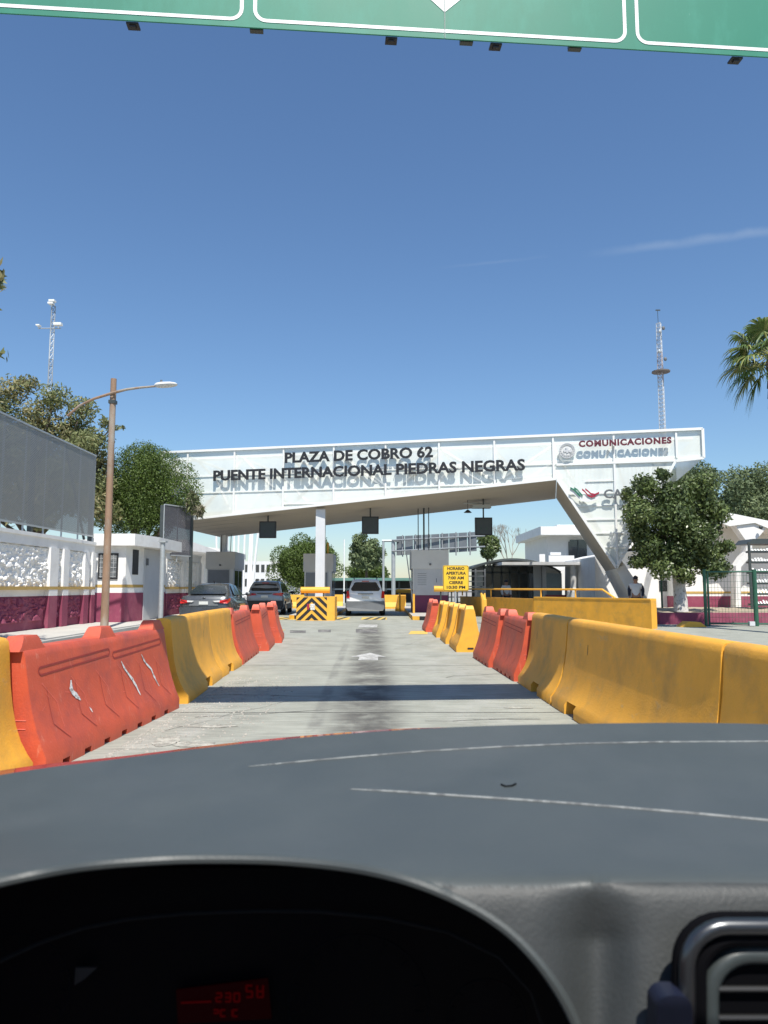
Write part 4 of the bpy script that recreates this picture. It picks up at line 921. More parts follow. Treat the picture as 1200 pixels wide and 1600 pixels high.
    p = P(646.5, 943, 33.4); o = MB().tube([(p.x, 33.4, .16), (p.x, 33.4, 1.02)], .05, 10).build('bollard', M['yellow2'], origin=(p.x, 33.4, .16)); tag(o, 'slim yellow bollard at the front left corner of the notice booth', 'bollard', 'yellow bollards')
    b = MB(); p = P(757, 950, 27); b.tube([(p.x, 27, 0), (p.x-.02, 27, .85), (p.x-.12, 27, 1.1)], [.10, .11, .03], 8); b.tube([(p.x-.02, 27, .85), (p.x+.02, 27, 1.1)], [.09, .02], 8)
    o = b.build('bollard', M['yellow2'], origin=(p.x, 27, 0)); tag(o, 'yellow bollard with a forked top in front of the ochre wall', 'bollard', 'yellow bollards')
chevron_block()
# barriers far behind the booths
for i, (x0, x1, D, lab) in enumerate(((446, 476, 47, 'yellow barrier beyond the queue, left of the chevron block'), (519, 536, 48, 'yellow barrier visible between the chevron block and the white SUV'), (601, 634, 46, 'yellow barrier seen right of the white SUV'))):
    a, c = P(x0, 931, D), P(x1, 931, D); t = thing('concrete_barrier', lab, 'barrier', ((a.x+c.x)/2, D, 0), 'far yellow barriers')
    b = MB(); b.prism([(a.x, D-.3, 0), (a.x, D-.3, .12), (a.x, D-.12, .4), (a.x, D-.09, .85), (a.x, D+.09, .85), (a.x, D+.12, .4), (a.x, D+.3, .12), (a.x, D+.3, 0)], (c.x-a.x, 0, 0)); b.build('body', M['yellow2'], t)
t = thing('concrete_barrier', 'tapered yellow barrier standing end-on beside the notice booth', 'barrier', (P(627, 950, 41).x, 41, 0), 'far yellow barriers')
b = MB(); p = P(626, 950, 41); b.prism([(p.x-.30, 41, 0), (p.x+.2, 41, 0), (p.x+.30, 41, .85), (p.x-.12, 41, .85)], (0, 1.6, 0)); b.build('body', M['yellow'], t)

def hours_sign():
    D = 21.6; a, c = P(692.3, 923.5, D), P(732.2, 883.3, D)
    t = thing('hours_sign', 'yellow sign with black opening hours on a post behind the yellow plastic barriers', 'sign', (P(711, 940, D).x, D, 0))
    b = MB(); x = (a.x+c.x)/2-.02; b.tube([(x, D+.03, 0), (x, D+.03, c.z-.05)], .03, 8); b.build('post', M['galv'], t)
    def rr(x0, x1, z0, z1, r_, y):
        o = []
        for cx, cz, a0 in ((x1-r_, z0+r_, -90), (x1-r_, z1-r_, 0), (x0+r_, z1-r_, 90), (x0+r_, z0+r_, 180)):
            for k in range(5): th = R(a0+22.5*k); o.append((cx+r_*math.cos(th), y, cz+r_*math.sin(th)))
        return o
    b = MB(); b.prism(rr(a.x, c.x, a.z, c.z, .05, D), (0, -.01, 0), 0); b.prism(rr(a.x+.012, c.x-.012, a.z+.012, c.z-.012, .04, D-.011), (0, -.003, 0), 1); b.prism(rr(a.x+.024, c.x-.024, a.z+.024, c.z-.024, .035, D-.015), (0, -.003, 0), 0)
    b.build('panel', [mat('sign_yellow', (.80, .50, .03), .5, .04, 4), M['black']], t)
    b = MB(); H = c.z-a.z; cx = (a.x+c.x)/2; lh = H*.118
    for k, (s, w) in enumerate((('HORARIO', .50), ('APERTURA', .58), ('7:00 AM', .46), ('CIERRE', .40), ('10:30 PM', .54))):
        z = c.z-H*.065-lh-(k*H*.182); put_text(b, s, (cx, D-.022, z), (1, 0, 0), w, lh, .003, .03, nrm=(0, -1, 0), center=True)
    b.build('lettering', M['black'], t)
hours_sign()

# ------------------------------------------------------------------ left side: wall, screen, guard house
XW = -9.8
def stone_panel(parent, x, y0, y1, z0, z1, m, seed, nx=1):
    """rough stone face standing proud of a wall, normal +X (nx=1) or -Y (nx=0: runs along x from y0..y1 at depth x)"""
    g = np.random.default_rng(seed); st = .032; ny, nz = max(2, int((y1-y0)/st)), max(2, int((z1-z0)/st))
    ys, zs = np.linspace(y0, y1, ny), np.linspace(z0, z1, nz)
    k = int((y1-y0)*(z1-z0)/.020)+3; cy, cz = g.uniform(y0, y1, k), g.uniform(z0, z1, k); ch = g.uniform(.02, .085, k); tl = g.normal(size=(k, 2))*.22
    YY, ZZ = np.meshgrid(ys, zs); d = np.hypot((YY[..., None]-cy)*.75, ZZ[..., None]-cz); o = np.argsort(d, -1)[..., :2]
    d1 = np.take_along_axis(d, o[..., :1], -1)[..., 0]; d2 = np.take_along_axis(d, o[..., 1:], -1)[..., 0]; i1 = o[..., 0]
    h = ch[i1]*np.clip((d2-d1)/.04, 0, 1)+tl[i1, 0]*(YY-cy[i1])+tl[i1, 1]*(ZZ-cz[i1]); h = np.clip(h, -.0, .13); h[0, :] = h[-1, :] = 0; h[:, 0] = h[:, -1] = 0
    b = MB(); vs = [((x+h[j, i], YY[j, i], ZZ[j, i]) if nx else (YY[j, i], x-h[j, i], ZZ[j, i])) for j in range(nz) for i in range(ny)]
    b.add(vs, [(j*ny+i, j*ny+i+1, (j+1)*ny+i+1, (j+1)*ny+i) for j in range(nz-1) for i in range(ny-1)]); return b
def stone_wall(label, x, y0, y1, ztop, bays):
    t = thing('perimeter_wall', label, 'wall', (x, (y0+y1)/2, .12))
    zb_, zs0, zs1, zg = .13, 1.06, 1.20, 1.33
    b = MB(); b.box(x-.25, x-.03, y0, y1, .1, zs0); b.build('base_course', M['magenta'], t)
    b = MB(); b.box(x-.25, x-.03, y0, y1, zs0, ztop); b.build('wall_body', M['white'], t)
    b = MB(); b.box(x-.30, x+.10, y0-.03, y1+.03, ztop, ztop+.10); b.box(x-.03, x+.06, y0, y1, ztop-.26, ztop, 0); b.build('coping', M['white'], t)
    edges = []
    for k, (a, pil) in enumerate(bays):
        nxt = bays[k+1][0] if k+1 < len(bays) else None
        b = MB(); b.box(x-.03, x+.12, a, a+pil*.42, zs0, ztop-.26); b.box(x-.03, x+.12, a+pil*.70, a+pil, zs0, ztop-.26); b.build('pilaster', M['white'], t)
        b = MB(); b.box(x-.03, x+.12, a, a+pil*.42, zb_, zs0-.002); b.box(x-.03, x+.12, a+pil*.70, a+pil, zb_, zs0-.002); b.build('pilaster_base', M['magenta'], t)
        stone_panel(t, x-.02, a+pil*.42, a+pil*.70, zg+.0, ztop-.27, M['white'], 50+k).build('stone_strip', M['white'], t)
        stone_panel(t, x-.02, a+pil*.42, a+pil*.70, zb_+.25, zs0-.01, M['magenta'], 70+k).build('stone_strip', M['magenta'], t)
        if nxt:
            stone_panel(t, x-.02, a+pil, nxt, zs1+.10, ztop-.27, M['white'], 90+k).build('stone_panel', M['white'], t)
            stone_panel(t, x-.02, a+pil, nxt, zb_+.22, zs0-.02, M['magenta'], 110+k).build('stone_panel', M['magenta'], t, label='magenta painted lower stone panel')
    b = MB(); b.box(x-.03, x+.125, y0, y1, 1.24, 1.33); b.build('gold_stripe', M['gold'], t)
    return t
stone_wall('white stone-panelled wall with gold stripe and magenta base along the sidewalk under the grey screen', XW, 8.0, 24.9, 2.72, [(8.0, .9), (11.4, 1.2), (16.4, 1.2), (21.5, 1.3), (24.0, .9)])
def screen_fence(label, pts, z0, z1, cols, m_='screen'):
    t = thing('screen_fence', label, 'fence', (pts[0][0], pts[0][1], z0), 'grey metal screens')
    for (p, q) in zip(pts, pts[1:]):
        a, c = Vector((*p, 0)), Vector((*q, 0)); b = MB(); b.add([(p[0], p[1], z0), (q[0], q[1], z0), (q[0], q[1], z1), (p[0], p[1], z1)], [(0, 1, 2, 3)]); b.build('screen_panel', M[m_], t)
        b = MB(); d = (c-a).normalized(); n = Vector((d.y, -d.x, 0))*.02
        for z in (z0, z1-.04): b.prism([Vector((*p, z))-n, Vector((*q, z))-n, Vector((*q, z))+n, Vector((*p, z))+n], (0, 0, .05))
        k = max(1, round((c-a).length/cols))
        for i in range(k+1):
            s = a.lerp(c, i/k); b.box(s.x-.05, s.x-.012, s.y-.02, s.y+.02, z0-.25, z1)
        b.build('screen_frame', M['galv'], t)
        b = MB(); nn = round((c-a).length/4)
        for i in range(nn+1): s = a.lerp(c, i/max(1, nn)); b.box(s.x-.18, s.x-.055, s.y-.06, s.y+.06, z0-.35, z1-.05)
        b.build('post', M['dark'], t)
        # brace behind the end
    return t
zt1 = P(145, 712, 25).z
t = screen_fence('tall grey expanded-metal screen on top of the left stone wall', [(XW-.05, 8.0), (XW-.05, 25)], 3.0, zt1, 1.25)
b = MB(); b.tube([(XW-.2, 22.9, zt1-.1), (XW-.2, 24.6, 2.9)], .045, 6); b.build('brace', M['dark'], t)
def guard_house():
    y0 = 25.3; x0 = XW-.15; t = thing('guard_house', 'small white guard house with flat roof, magenta base and grey side, behind the lamp post', 'guard house', ((x0-8.0)/2, 27, .13))
    xa, xb, xc = P(196, 900, y0).x, P(222, 900, 26.6).x, P(249, 900, 29.5).x
    plan = [(x0, y0), (xa, y0), (xb, 26.6), (xb+.0, 29.4), (x0, 29.4)]
    def pr(z0, z1, m_, nm, grow=0.):
        b = MB(); cx = sum(p[0] for p in plan)/5; cy = sum(p[1] for p in plan)/5
        b.prism([(p[0]+(grow if p[0] > cx else -grow), p[1]+(grow if p[1] > cy else -grow), z0) for p in plan], (0, 0, z1-z0)); return b.build(nm, m_, t)
    pr(.1, 1.12, M['magenta'], 'base_course', .012); pr(1.12, 2.75, M['white'], 'wall'); pr(1.30, 1.40, M['gold'], 'gold_stripe', .006)
    b = MB(); rf = [(x0-.1, y0-.25), (P(211, 840, y0-.25).x, y0-.25), (P(249, 850, 26.9).x, 26.9), (P(249, 850, 26.9).x, 29.9), (x0-.1, 29.9)]
    b.prism([(p[0], p[1], 2.72) for p in rf], (0, 0, .40)); b.build('roof', M['white'], t)
    a, c = P(153, 905, y0), P(185.5, 864.5, y0); b = MB(); b.box(a.x, c.x, y0-.04, y0-.005, a.z, c.z); f = b.build('window_frame', M['black'], t)
    b = MB(); b.box(a.x+.05, c.x-.05, y0-.047, y0-.043, a.z+.05, c.z-.05)
    b.build('pane', mat('window_grey', (.12, .13, .135), .2, .2, 6, spec=.8, dirt=(.22, .23, .23), dscale=6, dlo=.5, dhi=.6), f)
    b = MB()
    for k in range(5): z = a.z+.08+k*(c.z-a.z-.1)/5; b.tube([(a.x+.05, y0-.055, z), (c.x-.05, y0-.055, z)], .006, 4)
    for k in range(4): xx = a.x+.1+k*(c.x-a.x-.1)/4; b.tube([(xx, y0-.062, a.z+.05), (xx, y0-.062, c.z-.05)], .006, 4)
    b.build('grille', M['grey'], f)
    # slit window on the chamfer
    A, B_ = Vector((xa, y0, 0)), Vector((xb, 26.6, 0)); d = (B_-A).normalized(); n = Vector((d.y, -d.x, 0)); p = A.lerp(B_, .38); q = A.lerp(B_, .72)
    b = MB(); b.prism([p+Vector((0, 0, 1.75)), q+Vector((0, 0, 1.75)), q+Vector((0, 0, 2.62)), p+Vector((0, 0, 2.62))], n*.02); b.build('slit_window', M['black'], t)
    b = MB(); b.box(xb, xb+.03, 26.75, 29.2, .14, 2.7); b.build('side_panel', M['grey'], t)
    b = MB(); b.box(xb+.04, xb+.10, 26.9, 27.0, 2.1, 2.35); b.build('lamp', M['grey_dk'], t)
guard_house()
p = P(251, 965, 26.4); b = MB(); b.tube([(p.x, 26.4, .13), (p.x-.0, 26.4, 2.9)], .085, 12); b.box(p.x-.13, p.x+.13, 26.27, 26.53, 2.9, 2.96); o = b.build('gate_post', M['galv'], smooth=False, origin=(p.x, 26.4, .13)); tag(o, 'pale grey steel gate post at the corner of the guard house', 'post')
t = stone_wall('short white stone wall with magenta base between guard house and grey sedan', -9.1+.0, 30.3, 36.5, 2.75, [(30.3, .5), (33.1, .6), (35.9, .6)])
sc = P(258, 830, 31); ec = P(300, 830, 32.5)
t = screen_fence('grey metal screen under the round ficus at the bridge end', [(sc.x, 30.9), (ec.x, 32.4)], P(270, 868, 31).z, P(270, 788, 31).z, 1.0, 'screen_dark')
b = MB(); b.box(ec.x-.06, ec.x+.06, 32.36, 32.5, .1, P(300, 780, 32.4).z); b.build('post', M['dark'], t)
# palm/yucca rosette hanging at the bridge corner
t = thing('shrub', 'dry spiky shrub clinging to the bridge corner under the ficus', 'shrub', P(303, 795, 31.6))
leaves('foliage', [(*P(301, 785, 31.6), .25, .2, .5), (*P(311, 798, 31.6), .2, .2, .25)], 900, .11, [mat('dry_leaf', (.22, .20, .13), .8, .3, 5), M['leafA'][2], M['leafA'][0]], t, shell=.1, elong=3)

def lamp_post():
    D = 21.6; p0 = P(163, 979, D); top = P(177, 592, D)
    t = thing('street_lamp', 'rusty tapered street lamp with one curved arm and a pale lamp head', 'street lamp', (p0.x, D, .13))
    b = MB(); b.tube([(p0.x, D, .13), (p0.x, D, 2.2), (p0.x, D, top.z)], [.115, .105, .085], 14); b.tube([(p0.x, D, .13), (p0.x, D, .17)], .17, 14); b.build('pole', M['rust'], t, smooth=True)
    b = MB(); pts = [P(x, y, D-.12) for x, y in ((105, 650), (124, 634), (147, 623), (176, 614), (198, 608.5), (220, 605.5), (243, 603.5))]
    b.tube(pts, [.035, .038, .04, .045, .04, .035, .03], 8); b.tube([(p0.x, D-.12, top.z-.55), (p0.x, D+.0, top.z-.55)], .05, 8); b.build('arm', M['rust'], t, smooth=True)
    a, c = P(242, 603, D-.12), P(277, 601.5, D-.12); b = MB(); rings = []
    for f, w, h in ((0, .05, .05), (.08, .10, .09), (.3, .14, .11), (.7, .15, .10), (.93, .11, .06), (1, .04, .02)):
        q = a.lerp(c, f); rings.append([q+Vector((0, w*math.cos(2*math.pi*k/12), h*.8*math.sin(2*math.pi*k/12)+.02)) for k in range(12)])
    b.loft(rings); b.build('lamp_head', M['grey_lt'], t, smooth=True)
    b = MB(); q = a.lerp(c, .28); b.tube([q+Vector((0, 0, .09)), q+Vector((0, 0, .17))], .035, 8); b.build('photocell', M['grey_dk'], t)
    b = MB(); z = P(175, 631, D).z; b.box(p0.x-.1, p0.x+.1, D-.1, D+.1, z, z+.10); b.build('clamp_band', M['dark'], t)
lamp_post()

def lattice(parent, c, z0, z1, w0, w1, nseg, mats, r=.03, band=1):
    """triangular lattice mast; mats alternate by band"""
    for k in range(band):
        pass
    b = MB(); n = nseg
    def cor(i, z):
        w = w0+(w1-w0)*(z-z0)/(z1-z0); a = 2*math.pi*i/3+.5; return Vector((c[0]+w*math.cos(a), c[1]+w*math.sin(a), z))
    for s in range(n):
        za, zb_ = z0+(z1-z0)*s/n, z0+(z1-z0)*(s+1)/n; mi = (s*band//n) % len(mats)
        for i in range(3):
            b.tube([cor(i, za), cor(i, zb_)], r, 5, mi); b.tube([cor(i, za), cor((i+1) % 3, zb_)], r*.6, 4, mi); b.tube([cor(i, zb_), cor((i+1) % 3, zb_)], r*.6, 4, mi)
    return b.build('lattice', mats, parent)
def masts():
    D = 42; c = P(77, 600, D); t = thing('camera_mast', 'slim steel mast with white surveillance cameras above the left trees', 'mast', (c.x, D, 0))
    z1 = P(77, 478, D).z; lattice(t, (c.x, D), 0, z1, .17, .13, 44, [mat('mast_grey', (.30, .33, .35), .6, .1, 4), mat('mast_white', (.48, .52, .54), .5, .05, 4)], .028, 11)
    b = MB(); z = P(77, 514, D).z; xl, xr = P(61, 513, D).x, P(96, 516, D).x; b.tube([(xl, D-.1, z), (xr, D-.1, z)], .03, 6); b.build('cross_arm', M['galv'], t)
    for xx, zz, s in ((xr-.12, z+.14, .72), (xl+.06, z+.10, .35), (c.x-.02, z1+.02, .5), (c.x+.05, z1+.16, .55)):
        b = MB(); b.box(xx-.30*s, xx+.30*s, D-.35, D-.05, zz, zz+.2*s); b.tube([(xx, D-.15, zz-.14), (xx, D-.15, zz)], .06*s, 8); b.build('camera', M['sign_white'], t)
    D = 85; c = P(1035, 640, D); ztop = P(1030, 505, D).z
    t = thing('radio_mast', 'tall red and white lattice radio mast rising behind the right bridge end', 'mast', (c.x, D, 0))
    pale = mat('mast_pale', (.50, .53, .56), .5, .05, 4); redm = mat('mast_faded_red', (.40, .37, .38), .6, .1, 4)
    lattice(t, (c.x, D), 0, ztop, .55, .32, 64, [pale, redm, pale], .05, 9)
    b = MB(); b.tube([(c.x-.1, D, ztop), (c.x-.12, D, P(1030, 486, D).z)], .03, 5); b.box(c.x-.35, c.x+.2, D-.03, D+.03, P(1030, 485, D).z-.05, P(1030, 485, D).z+.1); b.build('antenna', M['dark'], t)
    b = MB(); z = P(1033, 581, D).z; b.tube([(c.x, D, z-.07), (c.x, D, z+.07)], 1.05, 12); b.build('platform', mat('mast_platform', (.14, .12, .11), .7, .1, 4), t)
    for x, y in ((1037, 563), (1028, 551), (1034, 515), (1029, 520)):
        q = P(x, y, D); b = MB(); b.sphere((q.x, D-.5, q.z), (.2, .15, .24), 8); b.build('dish', M['grey_dk'] if x in (1037, 1034) else M['galv'], t)
masts()
# cables to the right
b = MB()
for y0, y1, y2 in ((734, 735, 733), (738, 741, 739), (775, 776, 778)):
    pts = [P(1090, y0, 60), P(1150, (y0+y2)/2+3, 60), P(1210, y2, 60), P(1300, y2-4, 60)]; b.tube(pts, .022, 5)
o = b.build('power_cable', M['dark'], origin=P(1150, 738, 60)); tag(o, 'thin dark power cables strung above the trees on the right', 'cable')

# ------------------------------------------------------------------ buildings behind
def back_left():
    D = 44; t = thing('office_building', 'low white building with overhanging roof behind the left toll booth', 'building', (P(300, 900, D).x, D+3, 0))
    a = P(255, 900, D); c = P(341, 900, D); b = MB(); b.box(a.x, c.x-.9, D+1.2, D+8, 0, 3.6); b.build('wall', M['white'], t)
    b = MB(); b.prism([P(290, 843, D-3), P(345, 862, D), P(345, 866, D), P(290, 860, D-3)], (-6, 0, 0)); b.prism([Vector((P(345, 862, D).x, D, 3.25)), Vector((P(345, 862, D).x, D+8, 3.25)), Vector((a.x, D+8, 3.6)), Vector((a.x, D-3, 3.6))], (0, 0, .35)); b.build('roof', M['white'], t)
    b = MB(); b.box(c.x-1.1, c.x-.9, D+.2, D+.4, 0, 3.3); b.build('column', M['white'], t)
    p, q = P(302, 912, D), P(316, 887, D); b = MB(); b.box(p.x, q.x, D+1.17, D+1.2, p.z, q.z); b.build('window', M['sign_white'], t)
    D = 110; t = thing('far_building', 'distant grey two-storey building between flagpoles and round tree', 'building', (P(395, 900, D).x, D+6, 0))
    a, c = P(360, 930, D), P(445, 877, D); b = MB(); b.box(a.x, c.x, D, D+14, 0, c.z); b.build('wall', M['grey_lt'], t)
    for r_ in range(2):
        for k in range(9):
            x = a.x+.5+k*(c.x-a.x-.8)/9; z = c.z-1.6-r_*2.1; b = MB(); b.box(x, x+.5, D-.05, D-.01, z, z+1.1); b.build('window', M['glass'], t)
    tops = [(316, 330), (338, 340), (347, 348), (355.5, 356), (366, 364.5), (373, 371), (382.5, 379), (391, 386), (394.5, 390), (403, 391)]
    for i, (xt, xb_) in enumerate(tops):
        D = 58; a, c = P(xb_, 930, D), P(xt, 835, D); 
        if i == 0: continue
        e = a+(c-a)*1.25
        b = MB(); b.tube([Vector((a.x, D, 0)), Vector((c.x, D, c.z)), Vector((e.x, D, e.z))], [.13 if i > 7 else .09, .09, .05], 8); t = thing('flagpole', 'white bare flagpole in the row left of the round tree', 'flagpole', (a.x, D, 0), 'white flagpoles'); b.build('pole', M['white_steel'], t, smooth=True)
        b = MB(); b.box(a.x-.22, a.x+.22, D-.22, D+.22, 0, .35); b.build('base_plate', M['white'], t)
    t = thing('flagpole', 'single thin white pole standing between the round tree and the sparse tree', 'flagpole', (*P(537.5, 930, 62).xy, 0)); b = MB(); p = P(537.5, 930, 62); b.tube([(p.x, 62, 0), (p.x, 62, P(538, 843, 62).z)], .06, 8); b.build('pole', M['white_steel'], t)
back_left()
def shed():
    D = 62; t = thing('open_shed', 'long low shed with green roof edge and dark openings at the end of the lane', 'shed', (P(580, 930, D).x, D+4, 0))
    a, c = P(515, 903, D), P(650, 903, D); zt = P(580, 903, D).z
    b = MB(); b.box(a.x, c.x, D, D+9, zt-.22, zt); b.build('roof', mat('teal_roof', (.12, .24, .20), .6, .1, 2), t)
    b = MB(); b.box(a.x, c.x, D+6, D+6.1, 0, zt-.22); b.build('back_wall', M['black'], t)
    b = MB(); b.box(a.x, c.x, D+.5, D+.6, 1.1, 1.22); b.build('rail', M['galv'], t)
    for k in range(7):
        x = a.x+.3+k*(c.x-a.x-.6)/6; b = MB(); b.box(x-.06, x+.06, D+.4, D+.52, 0, zt-.22); b.build('post', M['dark'], t)
    # two parked vehicles glimpsed below: dark forms
shed()
def far_gantry():
    D = 52; t = thing('overhead_sign', 'long grey rear side of an overhead road sign behind the notice booth', 'road sign', (P(622, 930, D).x, D, 0))
    A, B_ = P(619, 838, D), P(745, 831, D-3); z0a, z0b = P(619, 868, D).z, P(745, 861, D-3).z
    b = MB(); n = 9
    for k in range(n):
        p, q = A.lerp(B_, k/n+.004), A.lerp(B_, (k+1)/n-.004); zp, zq = z0a+(z0b-z0a)*k/n, z0a+(z0b-z0a)*(k+1)/n
        b.prism([Vector((p.x, p.y, zp)), Vector((q.x, q.y, zq)), Vector((q.x, q.y, q.z)), Vector((p.x, p.y, p.z))], (0, .05, 0))
    b.build('panel', mat('sign_rear', (.20, .22, .235), .6, .12, 1.5, metal=.2), t)
    b = MB()
    for f in (.22, .78):
        za, zb_ = z0a+(A.z-z0a)*f, z0b+(B_.z-z0b)*f; b.tube([Vector((A.x-.3, A.y-.25, za)), Vector((B_.x+.5, B_.y-.25, zb_))], .055, 8)
    for k in range(6): p = A.lerp(B_, (k+.5)/6); b.tube([Vector((p.x, p.y-.12, z0a-.1)), Vector((p.x, p.y-.12, p.z+.05))], .045, 6)
    b.build('truss', mat('sign_truss', (.27, .29, .30), .6, .1, 3), t)
    for s in (-.2, -.9):
        b = MB(); b.tube([(A.x+s, A.y-.1, 0), (A.x+s, A.y-.1, P(620, 845, D).z)], .14 if s > -.5 else .08, 10); b.build('post', M['galv'], t)
    b = MB(); b.tube([(A.x-1.0, A.y-.1, P(620, 845, D).z), (A.x+.2, A.y-.1, P(620, 845, D).z)], .09, 8); b.build('cross_arm', M['galv'], t)
far_gantry()
def shelter():
    D = 41; t = thing('glass_shelter', 'dark glazed shelter with shallow arched roof behind the ochre wall', 'shelter', (P(800, 930, D).x, D+3, 0))
    x0, x1 = P(736, 930, D).x, P(872, 930, D).x; b = MB(); n = 16; top, bot = [], []
    zs = P(750, 896, D).z; zm = P(795, 873, D).z
    for k in range(n+1):
        f = k/n; x = x0+(x1-x0)*f; z = P(745, 893, D).z+(zm-P(745, 893, D).z)*math.sin(math.pi*min(1, .08+f*.92))**.8; top.append((x, D-.8, z)); bot.append((x, D-.8, z-.12))
    b.prism(top+bot[::-1], (0, 6.5, 0)); b.build('roof', mat('dark_roof', (.05, .06, .062), .5, .1, 2), t)
    xs = [P(x, 930, D).x for x in (756, 770, 784, 797, 811, 826, 840, 852)]
    b = MB()
    for x in xs: b.box(x-.05, x+.05, D-.05, D+.05, 0, P(795, 883, D).z)
    b.box(xs[0], xs[-1], D-.05, D+.05, P(800, 896, D).z, P(800, 893, D).z); b.build('mullion', M['dark'], t)
    gm = mat('shelter_glass', (.02, .026, .028), .1, .3, .8, trans=.25)
    for a, c in zip(xs, xs[1:]):
        b = MB(); b.box(a+.05, c-.05, D-.01, D+.01, .05, P(795, 884, D).z); b.build('pane', gm, t)
    b = MB(); b.box(P(752, 900, D).x, xs[-1], D+4.5, D+4.6, 0, 2.6); b.box(xs[0], xs[0]+.1, D, D+4.5, 0, 2.6); b.build('back_wall', M['dark'], t)
    t = thing('guard_rail', 'low grey lattice railing left of the dark shelter', 'railing', (P(742, 930, D-1).x, D-1, 0))
    b = MB(); xa, xb_ = P(700, 930, D-1).x, P(758, 930, D-1).x
    for k in range(8): z = .2+k*.28; b.box(xa, xb_, D-1, D-.95, z, z+.06)
    for k in range(5): x = xa+(xb_-xa)*k/4; b.box(x-.04, x+.04, D-1.05, D-1, 0, 2.3)
    b.build('rail', M['grey_dk'], t)
    # white canopy with column
    D = 39; t = thing('entry_canopy', 'thin white canopy slab on a flared white column beside the dark shelter', 'canopy', (P(880, 930, D).x, D, 0))
    a, c = P(782, 883, D), P(902, 879, D); b = MB(); b.box(a.x, c.x, D-.5, D+3, a.z, c.z+.02); b.build('slab', M['white'], t)
    b = MB(); p = P(896.5, 930, D); b.tube([(p.x, D, 0), (p.x, D, 1.1), (p.x, D, 1.3), (p.x, D, a.z)], [.45, .35, .17, .14], 12); b.build('column', M['white'], t)
    b = MB(); b.box(P(864, 930, D).x, p.x-.25, D+1.5, D+1.55, .9, a.z-.4); b.build('pane', mat('pale_glass', (.28, .34, .36), .15, .15, 1.5), t)
    b = MB(); b.box(P(862, 930, D).x, p.x+.2, D+1.3, D+1.6, 0, .9); b.build('base_panel', M['magenta'], t)
    b = MB(); b.box(P(858, 930, D).x, P(864, 930, D).x, D+1.5, D+1.7, 0, a.z); b.box(P(845, 930, D).x, P(858, 930, D).x, D+1.8, D+1.9, 0, a.z); b.build('mullion', M['grey'], t)
shelter()
def white_house():
    D = 50; t = thing('white_house', 'white two-storey flat-roofed house with dark window seen under the bridge leg', 'house', (P(895, 930, D).x, D+4, 0))
    X = lambda x, d=D: P(x, 900, d).x
    Z = lambda y, d=D: P(900, y, d).z
    b = MB(); b.box(X(861), X(1010), D+1, D+9, 0, Z(836)); b.build('wall', mat('house_white', (.70, .69, .67), .8, .04, 2), t)
    b = MB(); b.box(X(845), X(1015), D-.3, D+9.2, Z(836), Z(823)); b.box(X(881), X(1020), D+1.5, D+9, Z(823), Z(817)); b.build('roof', M['white'], t)
    b = MB(); b.box(X(897.5), X(924), D+.93, D+1.0, Z(872), Z(842)); f = b.build('window', M['glass'], t); b = MB(); b.box(X(909), X(910.5), D+.90, D+.93, Z(872), Z(842)); b.build('mullion', M['dark'], f)
    b = MB(); b.box(X(895), X(900), D+.9, D+.99, Z(878), Z(845)); b.build('window', M['glass'], t)
    b = MB(); b.box(X(858, D-1.2), X(898, D-1.2), D-1.2, D-1.0, Z(890, D-1.2), Z(868, D-1.2)); b.box(X(843, D), X(858, D-1.2), D-.1, D+.05, Z(888), Z(866)); b.build('balcony_wall', M['white'], t)
    b = MB(); b.box(X(899, D-.5), X(927.5, D-.5), D-.5, D-.3, Z(893, D-.5), Z(873, D-.5)); b.box(X(896, D-.7), X(928, D-.7), D-.7, D+1, Z(898), Z(894)); b.build('balcony_wall', mat('balcony_grey', (.56, .58, .60), .8, .04, 2), t)
    b = MB(); b.box(X(911), X(921.5), D+.93, D+1, 0, Z(905)); b.build('door', mat('brown_door', (.07, .05, .04), .6, .1, 5), t)
    b = MB(); b.box(X(922), X(927), D-.5, D-.2, 0, Z(898)); b.build('column', M['white'], t)
    q = P(870, 866, D-.8); b = MB(); b.box(q.x-.45, q.x+.25, D-.9, D-.5, Z(868), Z(864)); o = b.build('air_conditioner', M['white_steel'], t)
    D2 = 37; t = thing('dark_gate', 'dark metal gate panels left of the bridge foot', 'gate', (P(947, 930, D2).x, D2, 0))
    x0, x1 = P(929, 930, D2).x, P(967, 930, D2).x; z = P(940, 898.5, D2).z; b = MB()
    for x in np.linspace(x0, x1, 3): b.box(x-.05, x+.05, D2-.05, D2+.05, 0, z)
    b.box(x0, x1, D2-.04, D2+.04, z-.08, z+.005); b.build('gate_frame', M['black'], t)
    b = MB(); b.box(x0+.06, x1-.06, D2-.01, D2+.02, .1, z-.1); b.build('gate_panel', mat('gate_dark', (.10, .105, .11), .5, .1, 3, trans=.3), t)
    # shaded white block behind the leg, with slanting edge
    D3 = 35.8; t = thing('stair_block', 'white building block with slanted edge behind the bridge leg and guard', 'building', (P(985, 930, D3).x, D3, 0))
    b = MB(); b.prism([P(x, y, D3) for x, y in ((930, 962.0), (930, 870), (962, 862), (1000, 862), (1060, 862), (1060, 962))], (0, 6, 0)); b.build('wall', M['white'], t)
    b = MB(); b.prism([P(x, y, D3-.6) for x, y in ((974, 850), (1000, 845), (1055, 845), (1055, 853), (973, 857))], (0, 5, 0)); b.build('roof', M['white'], t)
    b = MB(); p, q = P(1030, 924, D3), P(1052, 907, D3); b.box(p.x, q.x, D3-.03, D3-.005, p.z, q.z); b.build('window', M['glass'], t)
    b = MB(); b.tube([(P(1034, 930, 30).x, 30, 0), (P(1034, 930, 30).x, 30, P(1034, 895, 30).z)], .04, 8); o = b.build('fence_post', M['green_steel'], origin=(P(1034, 930, 30).x, 30, 0)); tag(o, 'thin dark green post between the guard and the planter tree', 'post')
white_house()
